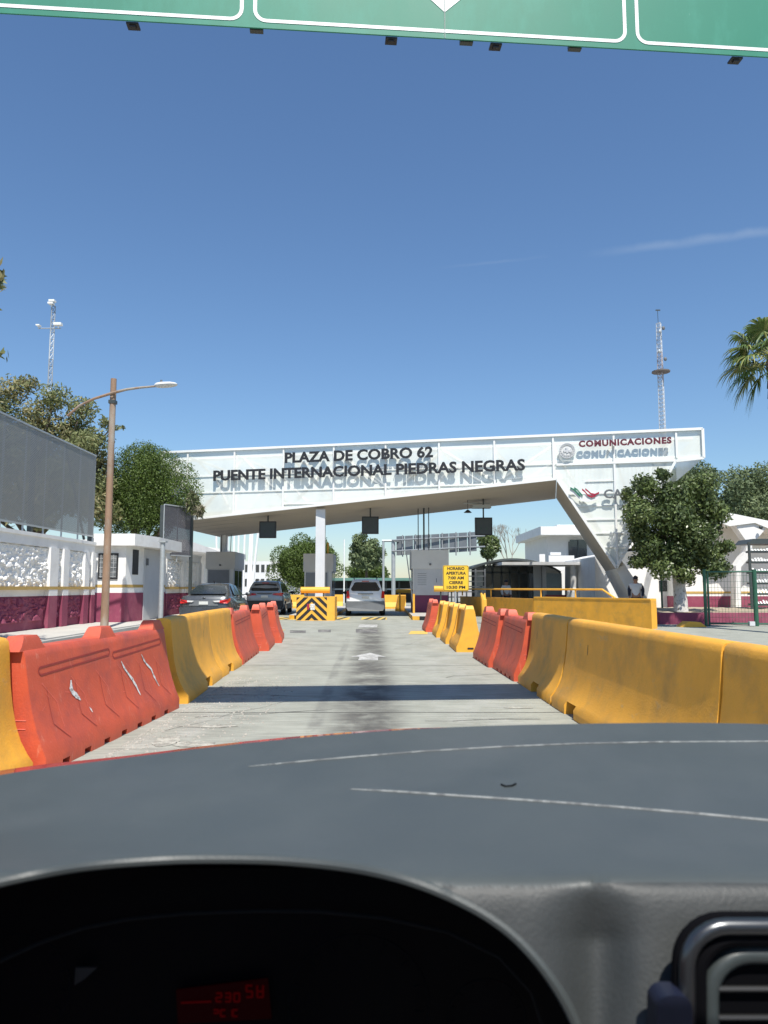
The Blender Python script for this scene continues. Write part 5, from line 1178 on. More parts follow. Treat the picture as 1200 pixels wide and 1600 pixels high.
def right_side():
    D = 34.5; t = thing('customs_building', 'white building with magenta base, gold stripe and jutting roof at the right edge', 'building', (P(1150, 930, D).x, D+4, 0))
    X = lambda x, d=D: P(x, 900, d).x
    Z = lambda y, d=D: P(900, y, d).z
    x0, x1 = X(1058), X(1200)+9
    b = MB(); b.box(x0, x1, D, D+9, .9, Z(822)); b.build('wall', M['white'], t)
    b = MB(); b.box(x0-.01, x1, D-.012, D+9, 0, .9); b.build('base_course', M['magenta'], t)
    b = MB(); b.box(x0, x1, D-.02, D-.002, 1.02, 1.12); b.build('gold_stripe', M['gold'], t)
    b = MB(); b.prism([P(1129, 818, D-1.6), P(1133, 802.5, D-1.6), P(1143, 802, D-1.6), P(1202, 814, D-1.6), P(1290, 832, D-1.6), P(1290, 846, D-1.6), P(1202, 826, D-1.6), P(1180, 817, D-1.6), P(1140, 822, D-1.6)], (0, 9, 0)); b.build('roof', M['white'], t)
    b = MB(); b.prism([P(x, y, D-1.5) for x, y in ((1149, 821), (1158, 820), (1186, 817), (1200, 822), (1176, 850), (1172, 870), (1158, 886), (1158, 956), (1150, 956), (1150, 884), (1165, 862), (1168, 848))], (0, .5, 0)); b.build('angled_pier', M['white'], t)
    b = MB(); q = P(1186, 821, D-1.6); b.sphere((q.x, D-1.75, q.z-.1), .09, 8); b.build('floodlight', M['dark'], t)
    # magenta planter kerb and soil
    t = thing('planter', 'long low magenta planter with dry soil holding the whitewashed tree', 'planter', (P(1100, 960, 26.6).x, 27.5, 0))
    xa, xb_ = P(1029, 960, 26.5).x, P(1200, 960, 26.5).x+8; b = MB(); b.box(xa, xb_, 26.4, 26.6, 0, .41); b.box(xa, xa+.2, 26.6, D-.05, 0, .41); b.build('kerb', M['magenta'], t)
    b = MB(); nx, ny = 40, 16; vs = []
    for j in range(ny+1):
        for i in range(nx+1): vs.append((xa+.2+(xb_-xa-.2)*i/nx, 26.6+(D-.1-26.6)*j/ny, .34+random.uniform(0, .05)+.10*math.sin(math.pi*j/ny)))
    b.add(vs, [(j*(nx+1)+i, j*(nx+1)+i+1, (j+1)*(nx+1)+i+1, (j+1)*(nx+1)+i) for j in range(ny) for i in range(nx)]); b.build('soil', mat('dry_soil', (.38, .31, .22), .95, .2, 3, .4, 20), t)
    # green gate fence
    D = 25.2; t = thing('green_fence', 'dark green tubular gate with fine mesh in front of the magenta planter', 'gate', (P(1140, 978, D).x, D, 0))
    xs = [P(1102.5, 950, D).x, P(1107.5, 950, D).x, P(1181, 950, D).x, P(1225, 950, D).x+1.5]; z1 = P(1103, 891, D).z
    for x, r_ in zip(xs, (.055, .035, .075, .06)): b = MB(); b.tube([(x, D, 0), (x, D, z1+(.03 if r_ > .05 else -.02))], r_, 10); b.build('post', M['green_steel'], t)
    b = MB(); b.tube([(xs[1], D, z1-.06), (xs[3], D, z1-.02)], .028, 8); b.tube([(xs[1], D, .10), (xs[3], D, .06)], .03, 8); b.build('rail', M['green_steel'], t)
    b = MB(); x = xs[1]+.12
    while x < xs[3]: b.tube([(x, D, .1), (x, D, z1-.06)], .0045, 4); x += .11
    for k in range(1, 9): b.tube([(xs[1], D, .1+k*.2), (xs[3], D, .1+k*.2)], .004, 4)
    b.build('wire_mesh', M['green_steel'], t)
    b = MB(); q = P(1174, 973, D); b.box(q.x-.1, q.x+.08, D-.1, D+.05, .02, .16); b.build('latch', M['grey'], t)
    # yellow kerb end by the gate
    b = MB(); p = P(1090, 977, 24.5); b.prism([(p.x-.5, 24.6, 0), (p.x+.35, 24.6, 0), (p.x+.15, 24.6, .16), (p.x-.25, 24.6, .18)], (0, .5, 0)); o = b.build('kerb_stone', M['yellow2'], origin=(p.x, 24.6, 0)); tag(o, 'small yellow kerb stone on the paving left of the green gate', 'kerb')
    # dark louvred stand
    D = 29.5; t = thing('rack_stand', 'dark steel rack with stacked rows of white slats at the right picture edge', 'rack', (P(1190, 950, D).x+.8, D, .41))
    x0 = P(1172.5, 900, D).x; x1 = x0+3.2; z1 = P(1180, 842, D).z; b = MB()
    for x in (x0, (x0+x1)/2, x1): b.box(x-.04, x+.04, D-.04, D+.04, .4, z1-.12)
    b.prism([(x0-.05, D-.05, z1-.2), (x0+.15, D-.05, z1), (x1, D-.05, z1+.02), (x1, D-.05, z1-.2)], (0, 1.2, 0)); b.build('frame', M['dark'], t)
    for k in range(6):
        z = z1-.55-k*.42; b = MB(); b.box(x0+.05, x1, D-.02, D+.4, z, z+.08); 
        sh = b.build('shelf', M['dark'], t); b = MB(); x = x0+.1
        while x < x1-.1: h = random.uniform(.08, .16); b.add([(x, D-.03, z+.08), (x+.07, D-.05, z+.08), (x+.085, D+.1, z+.08+h), (x+.02, D+.1, z+.08+h)], [(0, 1, 2, 3)]); x += .12
        b.build('slat', M['sign_white'], sh)
right_side()
def ochre_wall():
    t = thing('median_wall', 'long ochre and yellow concrete wall with a tube handrail, right of the lane', 'wall', (6.5, 27.5, 0))
    pts = [(8.55, 23.6), (5.85, 28.6), (4.75, 33.0), (3.9, 37)]
    b = MB(); z1 = .90
    for i, (p, q) in enumerate(zip(pts, pts[1:])): b.obox(p, q, .24, 0, z1-(.0 if i == 0 else .03))
    b.build('wall_body', M['yellow'], t)
    b = MB(); p, q = Vector((*pts[0], 0)), Vector((*pts[1], 0)); d = (q-p).normalized(); b.obox((p+d*.02).xy, (q-d*.02).xy, .275, z1, z1+.05); b.build('coping', M['yellow2'], t)
    b = MB(); rail = [Vector((*pts[0], z1+.03))+d*1.6, Vector((*pts[0], z1+.33))+d*2.2, Vector((*pts[1], z1+.33)), Vector((*pts[2], z1+.33)), Vector((*pts[3], z1+.33)), Vector((*pts[3], z1))]
    b.tube(rail, .035, 8)
    for f in (.62, .95): s = Vector((*pts[0], 0)).lerp(Vector((*pts[1], 0)), f); b.tube([Vector((s.x, s.y, z1)), Vector((s.x, s.y, z1+.33))], .03, 8)
    for s in pts[2:3]: b.tube([Vector((*s, z1-.04)), Vector((*s, z1+.33))], .03, 8)
    b.build('handrail', M['yellow2'], t, smooth=True)
    t = thing('flat_kerb', 'broad grey concrete kerb slab in front of the far yellow barriers', 'kerb', (2, 39.5, 0))
ochre_wall()
bpy.data.objects.remove([o for o in C.objects if o.name == 'flat_kerb'][0])

# ------------------------------------------------------------------ vehicles in the queue
def vehicle(label, X, D, L, W_, H, style, paint, loc_rot=0., group='vehicles waiting at the booths'):
    t = thing('sedan_car' if style == 'sedan' else 'suv_car', label, 'car', (0, 0, 0), group); hw = W_/2
    lower = {'sedan': [(0, .70, .74), (.03, .90, .84), (.12, 1.00, .93), (.35, 1.02, .98), (.9, 1.0, 1.0), (1.6, .96, 1.0), (3.3, .93, 1.0), (3.6, .93, .99), (4.4, .80, .93), (4.75, .66, .84), (4.82, .5, .75)],
             'suv': [(0, .75, .80), (.02, .98, .90), (.08, 1.06, .96), (.3, 1.06, .99), (.9, 1.02, 1.0), (3.0, 1.0, 1.0), (3.3, 1.02, .99), (4.0, .96, .94), (4.3, .80, .86), (4.36, .6, .78)]}[style]
    sc = L/lower[-1][0]; zb_ = .24; b = MB(); rings = []
    for y, zd, f in lower:
        h = hw*f; half = [(h*.90, zb_), (h*.985, zb_+.10), (h, zb_+.30), (h*1.0, zd-.26), (h*.97, zd-.12), (h*.90, zd-.035), (h*.72, zd-.005), (0, zd+.012)]
        rings.append([Vector((x, y*sc, z)) for x, z in half]+[Vector((-x, y*sc, z)) for x, z in reversed(half[:-1])])
    b.loft(rings); b.build('body', paint, t, smooth=True)
    if style == 'sedan': st = [(.50, .98, .98, .72), (.95, .98, 1.24, .66), (1.45, .96, H-.06, .585), (2.0, .95, H, .57), (2.6, .94, H-.03, .575), (3.1, .93, 1.22, .63), (3.65, .92, .94, .70)]
    else: st = [(.07, 1.03, 1.05, .80), (.20, 1.03, 1.35, .74), (.38, 1.02, H-.10, .66), (.62, 1.02, H-.02, .64), (1.6, 1.0, H, .63), (2.4, 1.0, H-.05, .63), (2.8, 1.0, 1.40, .68), (3.3, 1.0, 1.04, .74)]
    b = MB(); rings = []
    for y, zb2, z, f in st:
        w0, w1 = hw*.90, hw*f*1.06; zz = max(z, zb2+.005); half = [(w0 if z-zb2 > .1 else w1, zb2-.06), (w0*.985 if z-zb2 > .1 else w1, zb2), (w1*1.02, zz-.05 if z-zb2 > .1 else zb2+.002), (w1*.93, zz-.012 if z-zb2 > .1 else zb2+.003), (0, zz+.012 if z-zb2 > .1 else zb2+.004)]
        rings.append([Vector((x, y*sc, z_)) for x, z_ in half]+[Vector((-x, y*sc, z_)) for x, z_ in reversed(half[:-1])])
    b.loft(rings); cab = b.build('cabin', paint, t, smooth=True)
    # glass laid 8 mm proud of the cabin
    def quad(nm, pts, m_, off=.008, nrm=None, parent=t):
        q = MB(); ps = [Vector(p) for p in pts]; n = (ps[1]-ps[0]).cross(ps[-1]-ps[0]).normalized() if nrm is None else Vector(nrm)
        if nrm is not None and n.dot(Vector(nrm)) < 0: n = -n
        q.prism([p+n*.004 for p in ps], n*off); return q.build(nm, m_, parent)
    def rnd(x0, x1, z0, z1, x0t, f, k=5):     # rounded window outline: bottom half width x0, top half width x0t ; f(z)->y
        out = []; r = min((z1-z0)*.28, .1)
        cs = [(x0-r, z0+r, -90), (x0t-r, z1-r, 0), (-(x0t-r), z1-r, 90), (-(x0-r), z0+r, 180)]
        for cx, cz, a0 in cs:
            for j in range(k): th = R(a0+90*j/(k-1)); xx, zz = cx+r*math.cos(th), cz+r*math.sin(th); out.append((xx, f(zz), zz))
        return out
    if style == 'sedan':
        f = lambda z: (.50+(1.45-.50)*((z-1.0)/(H-.06-1.0))-.03)*sc if z > 1.0 else .47*sc
        quad('rear_window', rnd(hw*.72, 0, 1.06, H-.11, hw*.585, lambda z: f(z)-.045), M['glass'], .012, (0, -.6, .8))
        quad('windshield', [(-hw*.66, 3.58*sc, .99), (hw*.66, 3.58*sc, .99), (hw*.55, 2.75*sc, H-.08), (-hw*.55, 2.75*sc, H-.08)], M['glass'], .012, (0, .6, .8))
        for s in (-1, 1):
            quad('side_window', [(s*hw*.895, 1.30*sc, 1.02), (s*hw*.895, 2.28*sc, 1.0), (s*hw*.625, 2.2*sc, H-.07), (s*hw*.64, 1.72*sc, H-.10)], M['glass'], .014, (s, 0, .35))
            quad('side_window', [(s*hw*.895, 2.36*sc, 1.0), (s*hw*.89, 3.35*sc, .98), (s*hw*.65, 2.7*sc, H-.10), (s*hw*.625, 2.28*sc, H-.07)], M['glass'], .014, (s, 0, .35))
            # tail lamps wrap the corner: red outside, clear inside
            q = MB(); q.prism([(s*hw*.60, .0, .84), (s*hw*.90, .06, .88), (s*hw*.97, .26, .93), (s*hw*.97, .26, .82), (s*hw*.90, .04, .74), (s*hw*.60, -.01, .76)], (0, -.035, 0)); lt = q.build('tail_light', M['tail'], t)
            q = MB(); q.prism([(s*hw*.36, -.045, .83), (s*hw*.62, -.045, .85), (s*hw*.62, -.045, .79), (s*hw*.44, -.045, .785)], (0, -.012, 0)); q.build('reverse_lamp', M['tail_w'], lt)
        q = MB(); q.prism([(-.52, -.005, .66), (.52, -.005, .66), (.44, .01, .85), (-.44, .01, .85)], (0, -.015, 0)); q.build('plate_recess', M['grey_dk'], t)
        q = MB(); q.box(-.16, .16, -.04, -.025, .70, .81); q.build('licence_plate', M['plate'], t)
        q = MB(); q.prism([(-hw*.88, .04, .30), (hw*.88, .04, .30), (hw*.93, .10, .60), (-hw*.93, .10, .60)], (0, -.14, 0)); q.build('bumper', paint, t)
        q = MB(); q.sphere((0, -.0+.03, .93), (.06, .02, .03), 8); q.build('badge', M['chrome'], t)
        q = MB(); q.tube([(0, 1.75*sc, H+.01), (0, 1.6*sc, H+.09)], [.02, .008], 6); q.build('antenna', M['black'], t)
    else:
        f = lambda z: (.07+(.38-.07)*((z-1.05)/(H-.10-1.05)))*sc
        quad('rear_window', rnd(hw*.74, 0, 1.14, H-.16, hw*.60, lambda z: f(z)-.03), M['glass'], .014, (0, -.8, .3))
        for s in (-1, 1):
            for ya, yb, yc, yd in ((.45, 1.35, 1.35, .72), (1.45, 2.25, 2.25, 1.45), (2.33, 2.95, 2.62, 2.33)):
                quad('side_window', [(s*hw*.89, ya*sc, 1.08), (s*hw*.89, yb*sc, 1.06), (s*hw*.69, yc*sc, H-.13), (s*hw*.69, yd*sc, H-.13)], M['glass'], .016, (s, 0, .35))
            q = MB()
            if 'clad' in label or 'white' in label: q.prism([(s*hw*.80, .0, .82), (s*hw*.97, .10, .82), (s*hw*.95, .12, 1.14), (s*hw*.84, .04, 1.14)], (0, -.05, 0))
            else: q.prism([(s*hw*.42, -.0, .96), (s*hw*.92, .06, .90), (s*hw*.985, .25, 1.02), (s*hw*.90, .06, 1.06), (s*hw*.46, .02, 1.01)], (0, -.05, 0))
            q.build('tail_light', M['tail'], t)
            q = MB(); q.tube([(s*hw*.60, .6*sc, H+.0), (s*hw*.60, .8*sc, H+.045), (s*hw*.60, 2.1*sc, H+.045), (s*hw*.60, 2.3*sc, H-.01)], .018, 6); q.build('roof_rail', M['grey_dk'], t)
        q = MB(); q.prism([(-hw*.90, .03, .26), (hw*.90, .03, .26), (hw*.97, .08, .40), (hw*.97, .08, .68), (-hw*.97, .08, .68), (-hw*.97, .08, .40)], (0, -.15, 0)); q.build('bumper', M['grey_dk'] if 'white' in label else M['black'], t)
        for s in (-1, 1): q = MB(); q.box(s*hw-.012, s*hw+.012, .5, L-.4, .26, .50); q.build('side_cladding', M['grey_dk'], t)
        q = MB(); q.box(-.17, .17, -.035, -.015, .82, .93); q.build('licence_plate', M['plate'], t)
        q = MB(); q.box(-.16, .16, f(H-.12)-.05, f(H-.12)-.02, H-.125, H-.095); q.build('brake_lamp', M['tail'], t)
        q = MB(); q.box(-.35, .35, -.03, -.012, 1.0, 1.03); q.build('trim_strip', M['chrome'], t)
    for s in (-1, 1):
        q = MB(); my = (3.25 if style == 'sedan' else 2.95)*sc; q.sphere((s*(hw+.10), my, 1.05), (.11, .07, .075), 8); q.tube([(s*hw*.9, my, 1.02), (s*(hw+.04), my, 1.03)], .025, 6); q.build('mirror', M['black'] if style != 'sedan' else paint, t)
        for wy in (.19*L, .80*L):
            q = MB(); rr = .325 if style == 'sedan' else .345; xs_ = (s*(hw-.20), s*(hw-.17), s*(hw-.01), s*(hw+.012)); q.tube([(x, wy, rr) for x in xs_], [rr*.92, rr, rr, rr*.93], 24); wh = q.build('wheel', M['tyre'], t, smooth=True)
            q = MB(); q.tube([(s*(hw+.013), wy, rr), (s*(hw+.022), wy, rr)], rr*.62, 16); q.build('rim', M['rim'], wh)
    t.location = (X, D, 0); t.rotation_euler = (0, 0, R(loc_rot)); return t
pg = mat('paint_sedan_grey', (.085, .092, .098), .28, .03, 3, metal=.5, coat=.6)
ps = mat('paint_suv_grey', (.36, .38, .39), .3, .03, 3, metal=.3, coat=.6)
pw = mat('paint_suv_white', (.86, .87, .85), .3, .03, 3, metal=.0, coat=.6)
vehicle('dark grey sedan with wide red tail lamps waiting behind the other queued cars', P(318, 950, 26.4).x, 26.4, 4.82, 1.85, 1.47, 'sedan', pg, 1.0)
vehicle('light grey compact SUV in front of the dark sedan in the left queue', P(413, 950, 35.5).x, 35.5, 4.4, 1.82, 1.63, 'suv', ps, 1.0)
vehicle('white SUV with dark lower trim stopped in the centre lane', P(571, 950, 34.0).x, 34.0, 4.35, 1.80, 1.70, 'suv', pw, 1.5)

# ------------------------------------------------------------------ people
def person(label, X, Y, turn, shirt_m, arm_m, H=1.72):
    t = thing('person', label, 'person', (X, Y, 0)); k = H/1.72
    def skin(nm, vs, es, rs, m_, parent, root=0):
        me = bpy.data.meshes.new(nm); me.from_pydata([Vector(v)*k for v in vs], es, []); o = bpy.data.objects.new(nm, me); C.objects.link(o)
        md = o.modifiers.new('s', 'SKIN'); sv = me.skin_vertices[0].data if me.skin_vertices else None
        if sv is None:
            bm = bmesh.new(); bm.from_mesh(me); bm.verts.layers.skin.verify(); bm.to_mesh(me); bm.free(); sv = me.skin_vertices[0].data
        for i, r_ in enumerate(rs): sv[i].radius = (r_*k, r_*k*(.72 if r_ > .09 else 1)); sv[i].use_root = (i == root)
        ss = o.modifiers.new('d', 'SUBSURF'); ss.levels = 2; ss.render_levels = 2
        bpy.context.view_layer.update(); m2 = bpy.data.meshes.new_from_object(o.evaluated_get(bpy.context.evaluated_depsgraph_get())); m2.name = nm
        bpy.data.objects.remove(o); o = bpy.data.objects.new(nm, m2); C.objects.link(o); m2.materials.clear(); m2.materials.append(m_); m2.polygons.foreach_set('use_smooth', [True]*len(m2.polygons)); o.parent = parent; return o
    vs = [(0, 0, .95), (0, .0, 1.15), (0, 0, 1.38), (0, -.01, 1.48), (0, -.02, 1.55), (0, -.03, 1.66), (.18, 0, 1.40), (.25, .02, 1.13), (.23, -.08, .90), (.225, -.11, .82), (-.18, 0, 1.40), (-.25, .02, 1.13), (-.23, -.08, .90), (-.225, -.11, .82),
          (.10, 0, .88), (.11, -.01, .50), (.11, .02, .10), (.12, -.12, .04), (-.10, 0, .88), (-.11, -.01, .50), (-.11, .02, .10), (-.12, -.12, .04)]
    es = [(0, 1), (1, 2), (2, 3), (3, 4), (4, 5), (2, 6), (6, 7), (7, 8), (8, 9), (2, 10), (10, 11), (11, 12), (12, 13), (0, 14), (14, 15), (15, 16), (16, 17), (0, 18), (18, 19), (19, 20), (20, 21)]
    rs = [.15, .14, .15, .055, .085, .08, .06, .045, .032, .035, .06, .045, .032, .035, .085, .06, .04, .035, .085, .06, .04, .035]
    for s, w in ((1, 9), (-1, 13)):
        for j in range(4):
            a = len(vs); bx = s*(.205+.0)+s*j*.0; vs += [(s*(.232-.004), -.135+j*.022, .79), (s*(.222), -.14+j*.022, .735)]; es += [(w, a), (a, a+1)]; rs += [.010, .008]
        a = len(vs); vs += [(s*.205, -.155, .80), (s*.198, -.17, .76)]; es += [(w, a), (a, a+1)]; rs += [.011, .009]
    body = skin('body', vs, es, rs, M['skin'], t)
    skin('shirt', [(0, 0, .93), (0, 0, 1.15), (0, 0, 1.37), (0, 0, 1.45), (.18, 0, 1.40), (.24, .02, 1.20), (-.18, 0, 1.40), (-.24, .02, 1.20)], [(0, 1), (1, 2), (2, 3), (2, 4), (4, 5), (2, 6), (6, 7)], [.17, .165, .17, .075, .08, .068, .08, .068], shirt_m, t)
    for s in (1, -1): skin('sleeve', [(s*.18, 0, 1.41), (s*.245, .02, 1.22), (s*.25, .02, 1.12), (s*.235, -.06, .96)], [(0, 1), (1, 2), (2, 3)], [.075, .075, .062, .05], arm_m, t)
    skin('trousers', [(0, 0, .95), (.10, 0, .86), (.11, -.01, .50), (.11, .02, .10), (-.10, 0, .86), (-.11, -.01, .50), (-.11, .02, .10)], [(0, 1), (1, 2), (2, 3), (0, 4), (4, 5), (5, 6)], [.17, .105, .078, .062, .105, .078, .062], M['navy'], t)
    b = MB(); b.sphere(Vector((0, .0, 1.665))*k, Vector((.092, .108, .085))*k, 12); b.tube([Vector((0, -.08, 1.69))*k, Vector((0, -.16, 1.68))*k], [.07*k, .03*k], 8)
    o = b.build('cap', M['navy'], None, smooth=True); o.parent = t
    b = MB()
    for s in (-1, 1): b.sphere(Vector((s*.032, -.108, 1.60))*k, .011*k, 6); b.sphere(Vector((s*.085, -.02, 1.59))*k, Vector((.012, .02, .03))*k, 6)
    b.sphere(Vector((0, -.118, 1.575))*k, Vector((.014, .02, .025))*k, 6); b.box(-.025*k, .025*k, -.112*k, -.10*k, 1.535*k, 1.542*k); o = b.build('face', M['skin'], None); o.parent = t
    t.rotation_euler = (0, 0, R(turn)); return t
person('guard in white vest with dark sleeves and cap behind the yellow wall', P(994, 930, 28.3).x, 28.3, -25, M['shirt'], M['navy'], 1.72)
person('person in a white shirt in front of the dark glass shelter', P(791, 930, 37).x, 37, 20, M['shirt'], M['shirt'], 1.66)

# ------------------------------------------------------------------ the car we sit in
def own_car():
    t = thing('car', 'red car seen from its driver seat: faded grey dashboard, dark gauge hood, air vent', 'car', (.25, 0, 0))
    def lerp_tab(tab, x):
        if x <= tab[0][0]: return tab[0][1]
        for (a, b_), (c, d) in zip(tab, tab[1:]):
            if x <= c:
                f = (x-a)/(c-a); return b_+(d-b_)*f
        return tab[-1][1]
    def smooth_tab(tab):
        xs = np.array([p[0] for p in tab], float); ys = np.array([p[1] for p in tab], float)
        # monotone-ish cubic (Catmull-Rom on non-uniform knots)
        m = np.gradient(ys, xs)
        def f(x):
            if x <= xs[0]: return ys[0]+m[0]*(x-xs[0])
            if x >= xs[-1]: return ys[-1]+m[-1]*(x-xs[-1])
            i = int(np.searchsorted(xs, x)-1); i = min(max(i, 0), len(xs)-2); h = xs[i+1]-xs[i]; q = (x-xs[i])/h
            return (2*q**3-3*q**2+1)*ys[i]+(q**3-2*q**2+q)*h*m[i]+(-2*q**3+3*q**2)*ys[i+1]+(q**3-q**2)*h*m[i+1]
        return f
    yfar = smooth_tab([(-250, 1268), (0, 1211), (200, 1183.5), (400, 1159.5), (640, 1139.5), (900, 1131), (1200, 1131.5), (1500, 1150), (1900, 1210), (2300, 1300)])
    rim = [(-330, 1520), (-180, 1437), (-80, 1402), (0, 1378), (120, 1355), (240, 1344.5), (340, 1342), (450, 1345), (560, 1357), (650, 1379), (730, 1413), (790, 1451), (835, 1495), (870, 1543), (895, 1590), (912, 1640), (922, 1700), (928, 1780)]
    ynear = smooth_tab(rim[:14]); 
    def depth(x, y):
        yf = yfar(x); yc = 1368-min(40, max(0, (250-x))*.03); s = (yc-y)/(yc-yf); e = .07 if x > 700 else .05
        sp = (math.sqrt(s*s+e*e)+s)/2; d = .64+.50*sp
        if s < 0: d += .02*s*0-.03*min(1.2, -s)
        # shallow groove between the gauge pod and the centre stack
        if y > 1300: d += .022*math.exp(-((x-930)/50)**2)*min(1, max(0, (y-1375)/90))
        return d
    def ynr(x):
        # numeric inversion of the rim polyline (smooth)
        if x > 928: return 1780
        t_ = [(p[0], p[1]) for p in rim]
        return None
    # smooth rim curve as dense polyline
    rx = [p[0] for p in rim]; ry = [p[1] for p in rim]; n = len(rim); dense = []
    for i in range(n-1):
        p0, p1, p2, p3 = rim[max(i-1, 0)], rim[i], rim[i+1], rim[min(i+2, n-1)]
        for j in range(8):
            q = j/8; dense.append(tuple(.5*((2*p1[k])+(-p0[k]+p2[k])*q+(2*p0[k]-5*p1[k]+4*p2[k]-p3[k])*q*q+(-p0[k]+3*p1[k]-3*p2[k]+p3[k])*q**3) for k in (0, 1)))
    dense.append(rim[-1])
    cols = dense+[(x, 1780) for x in (934, 941, 950, 960, 972, 986, 1000, 1020, 1045, 1075, 1110, 1150, 1200, 1260, 1330, 1400, 1500, 1620, 1760, 1900, 2100, 2300)]
    nr = 60; b = MB(); vs = []
    for (x, yn) in cols:
        yf = yfar(x)
        for j in range(nr+1):
            f = j/nr; y = yf+(yn-yf)*f; vs.append(P(x, y, depth(x, y)))
    # far lip dropping down to the windshield base
    k = nr+1; fs = [(i*k+j, i*k+j+1, (i+1)*k+j+1, (i+1)*k+j) for i in range(len(cols)-1) for j in range(nr)]
    o = len(vs); 
    for i, (x, yn) in enumerate(cols): p = vs[i*k]; vs.append(Vector((p.x, p.y+.035, p.z-.03)))
    fs += [(i*k, (i+1)*k, o+i+1, o+i) for i in range(len(cols)-1)]
    o2 = len(vs)
    for i in range(len(cols)): p = vs[o+i]; vs.append(Vector((p.x, p.y+.03, p.z-.25)))
    fs += [(o+i, o+i+1, o2+i+1, o2+i) for i in range(len(cols)-1)]
    b.add(vs, fs)
    # upright fascia: darker copy of the dash plastic, shade painted into its colour
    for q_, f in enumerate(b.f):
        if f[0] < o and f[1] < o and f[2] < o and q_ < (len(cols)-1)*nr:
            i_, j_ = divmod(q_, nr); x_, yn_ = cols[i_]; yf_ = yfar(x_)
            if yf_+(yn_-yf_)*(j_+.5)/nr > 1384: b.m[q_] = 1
    dash = b.build('dashboard', [M['plastic'], mat('fascia_plastic_shade', (.034, .038, .038), .55, .12, 6, .08, 300, dirt=(.048, .052, .052), dscale=14, dlo=.45, dhi=.75)], t, smooth=True)
    # crack-like seams in the dash skin
    pale = mat('dash_pale_edge', (.26, .27, .26), .7, .25, 40, dirt=(.12, .125, .125), dscale=60, dlo=.45, dhi=.6)
    for pts, r0, nm in (([(388, 1197.5), (470, 1190), (560, 1182), (660, 1174), (780, 1167), (900, 1162), (1020, 1159.5), (1200, 1158.5), (1400, 1163)], .0012, 'dash_seam'), ([(548, 1233), (620, 1237), (700, 1242.5), (800, 1249), (900, 1256), (1000, 1264), (1100, 1272.5), (1200, 1282), (1350, 1297)], .0016, 'dash_seam'), ):
        q = MB(); q.tube([P(x, y, depth(x, y)-.0008) for x, y in pts], [r0*.4]+[r0]*(len(pts)-1), 6); q.build(nm, pale, dash, smooth=True)
    q = MB(); q.tube([P(x, y, depth(x, y)-.001) for x, y in ((783, 1226), (790, 1229), (800, 1228), (806, 1225))], .0014, 6); q.build('dash_scratch', M['black_int'], dash)
    # lip of the gauge hood
    q = MB(); lip = [P(x, y, depth(x, y)+.003) for x, y in dense]; q.tube(lip, .0045, 8); q.build('hood_lip', M['plastic'], dash, smooth=True)
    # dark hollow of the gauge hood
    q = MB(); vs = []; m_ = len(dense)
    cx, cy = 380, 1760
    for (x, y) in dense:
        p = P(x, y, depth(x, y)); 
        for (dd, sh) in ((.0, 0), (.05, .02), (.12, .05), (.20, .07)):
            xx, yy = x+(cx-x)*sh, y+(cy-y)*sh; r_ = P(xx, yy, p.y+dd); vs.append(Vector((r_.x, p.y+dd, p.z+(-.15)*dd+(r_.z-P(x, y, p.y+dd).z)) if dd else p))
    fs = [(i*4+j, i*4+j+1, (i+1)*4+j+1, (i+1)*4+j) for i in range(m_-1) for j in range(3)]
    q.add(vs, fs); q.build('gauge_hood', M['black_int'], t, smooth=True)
    # instrument cluster face
    Dc = .84; q = MB(); q.box(-.75, .40, Dc+.03, Dc+.05, .55, .985); cl = q.build('instrument_cluster', mat('cluster_black', (.002, .002, .003), .6, .1, 5, spec=.08), t)
    q = MB(); q.tube([P(x, y, Dc) for x, y in ((-60, 1530), (0, 1502), (60, 1474), (130, 1450), (200, 1436), (290, 1427), (400, 1423), (500, 1424), (600, 1434), (700, 1456), (780, 1495), (830, 1550), (850, 1610))], .0022, 6); q.build('bezel', mat('bezel_grey', (.014, .015, .016), .8, .1, 5, spec=.1), cl, smooth=True)
    for gx, gy, gr in ((30, 1540, 80), (560, 1570, 110), (760, 1590, 60)):
        q = MB(); q.tube([P(gx+gr*math.cos(2*math.pi*j/40), gy+gr*math.sin(2*math.pi*j/40), Dc+.012) for j in range(40)], .0012, 5, closed=True)
        for j in range(11): a = R(150+24*j); q.tube([P(gx+gr*.82*math.cos(a), gy+gr*.82*math.sin(a), Dc+.015), P(gx+gr*.94*math.cos(a), gy+gr*.94*math.sin(a), Dc+.015)], .001, 4)
        q.build('gauge', mat('gauge_grey', (.007, .007, .008), .9, .1, 5, spec=.04), cl)
    q = MB(); q.prism([P(x, y, Dc+.02) for x, y in ((118, 1512), (152, 1512), (132, 1530), (116, 1540))], (0, .003, 0)); q.build('trim_piece', mat('trim_grey', (.04, .04, .04), .8, .1, 5, spec=.1), cl)
    q = MB(); q.prism([P(x, y, Dc+.02) for x, y in ((275, 1548), (418, 1530), (424, 1592), (278, 1600))], (0, .003, 0)); lcd = q.build('display', emit('lcd_red_dim', (.35, .0, .01), .010), cl)
    q = MB()
    def segd(x, y, w, h, on):
        L_ = {'a': (0, 0, 1, 0), 'b': (1, 0, 1, .5), 'c': (1, .5, 1, 1), 'd': (0, 1, 1, 1), 'e': (0, .5, 0, 1), 'f': (0, 0, 0, .5), 'g': (0, .5, 1, .5)}
        for s in on: a = L_[s]; q.tube([P(x+a[0]*w, y+a[1]*h, Dc+.018), P(x+a[2]*w, y+a[3]*h, Dc+.018)], .0011, 4)
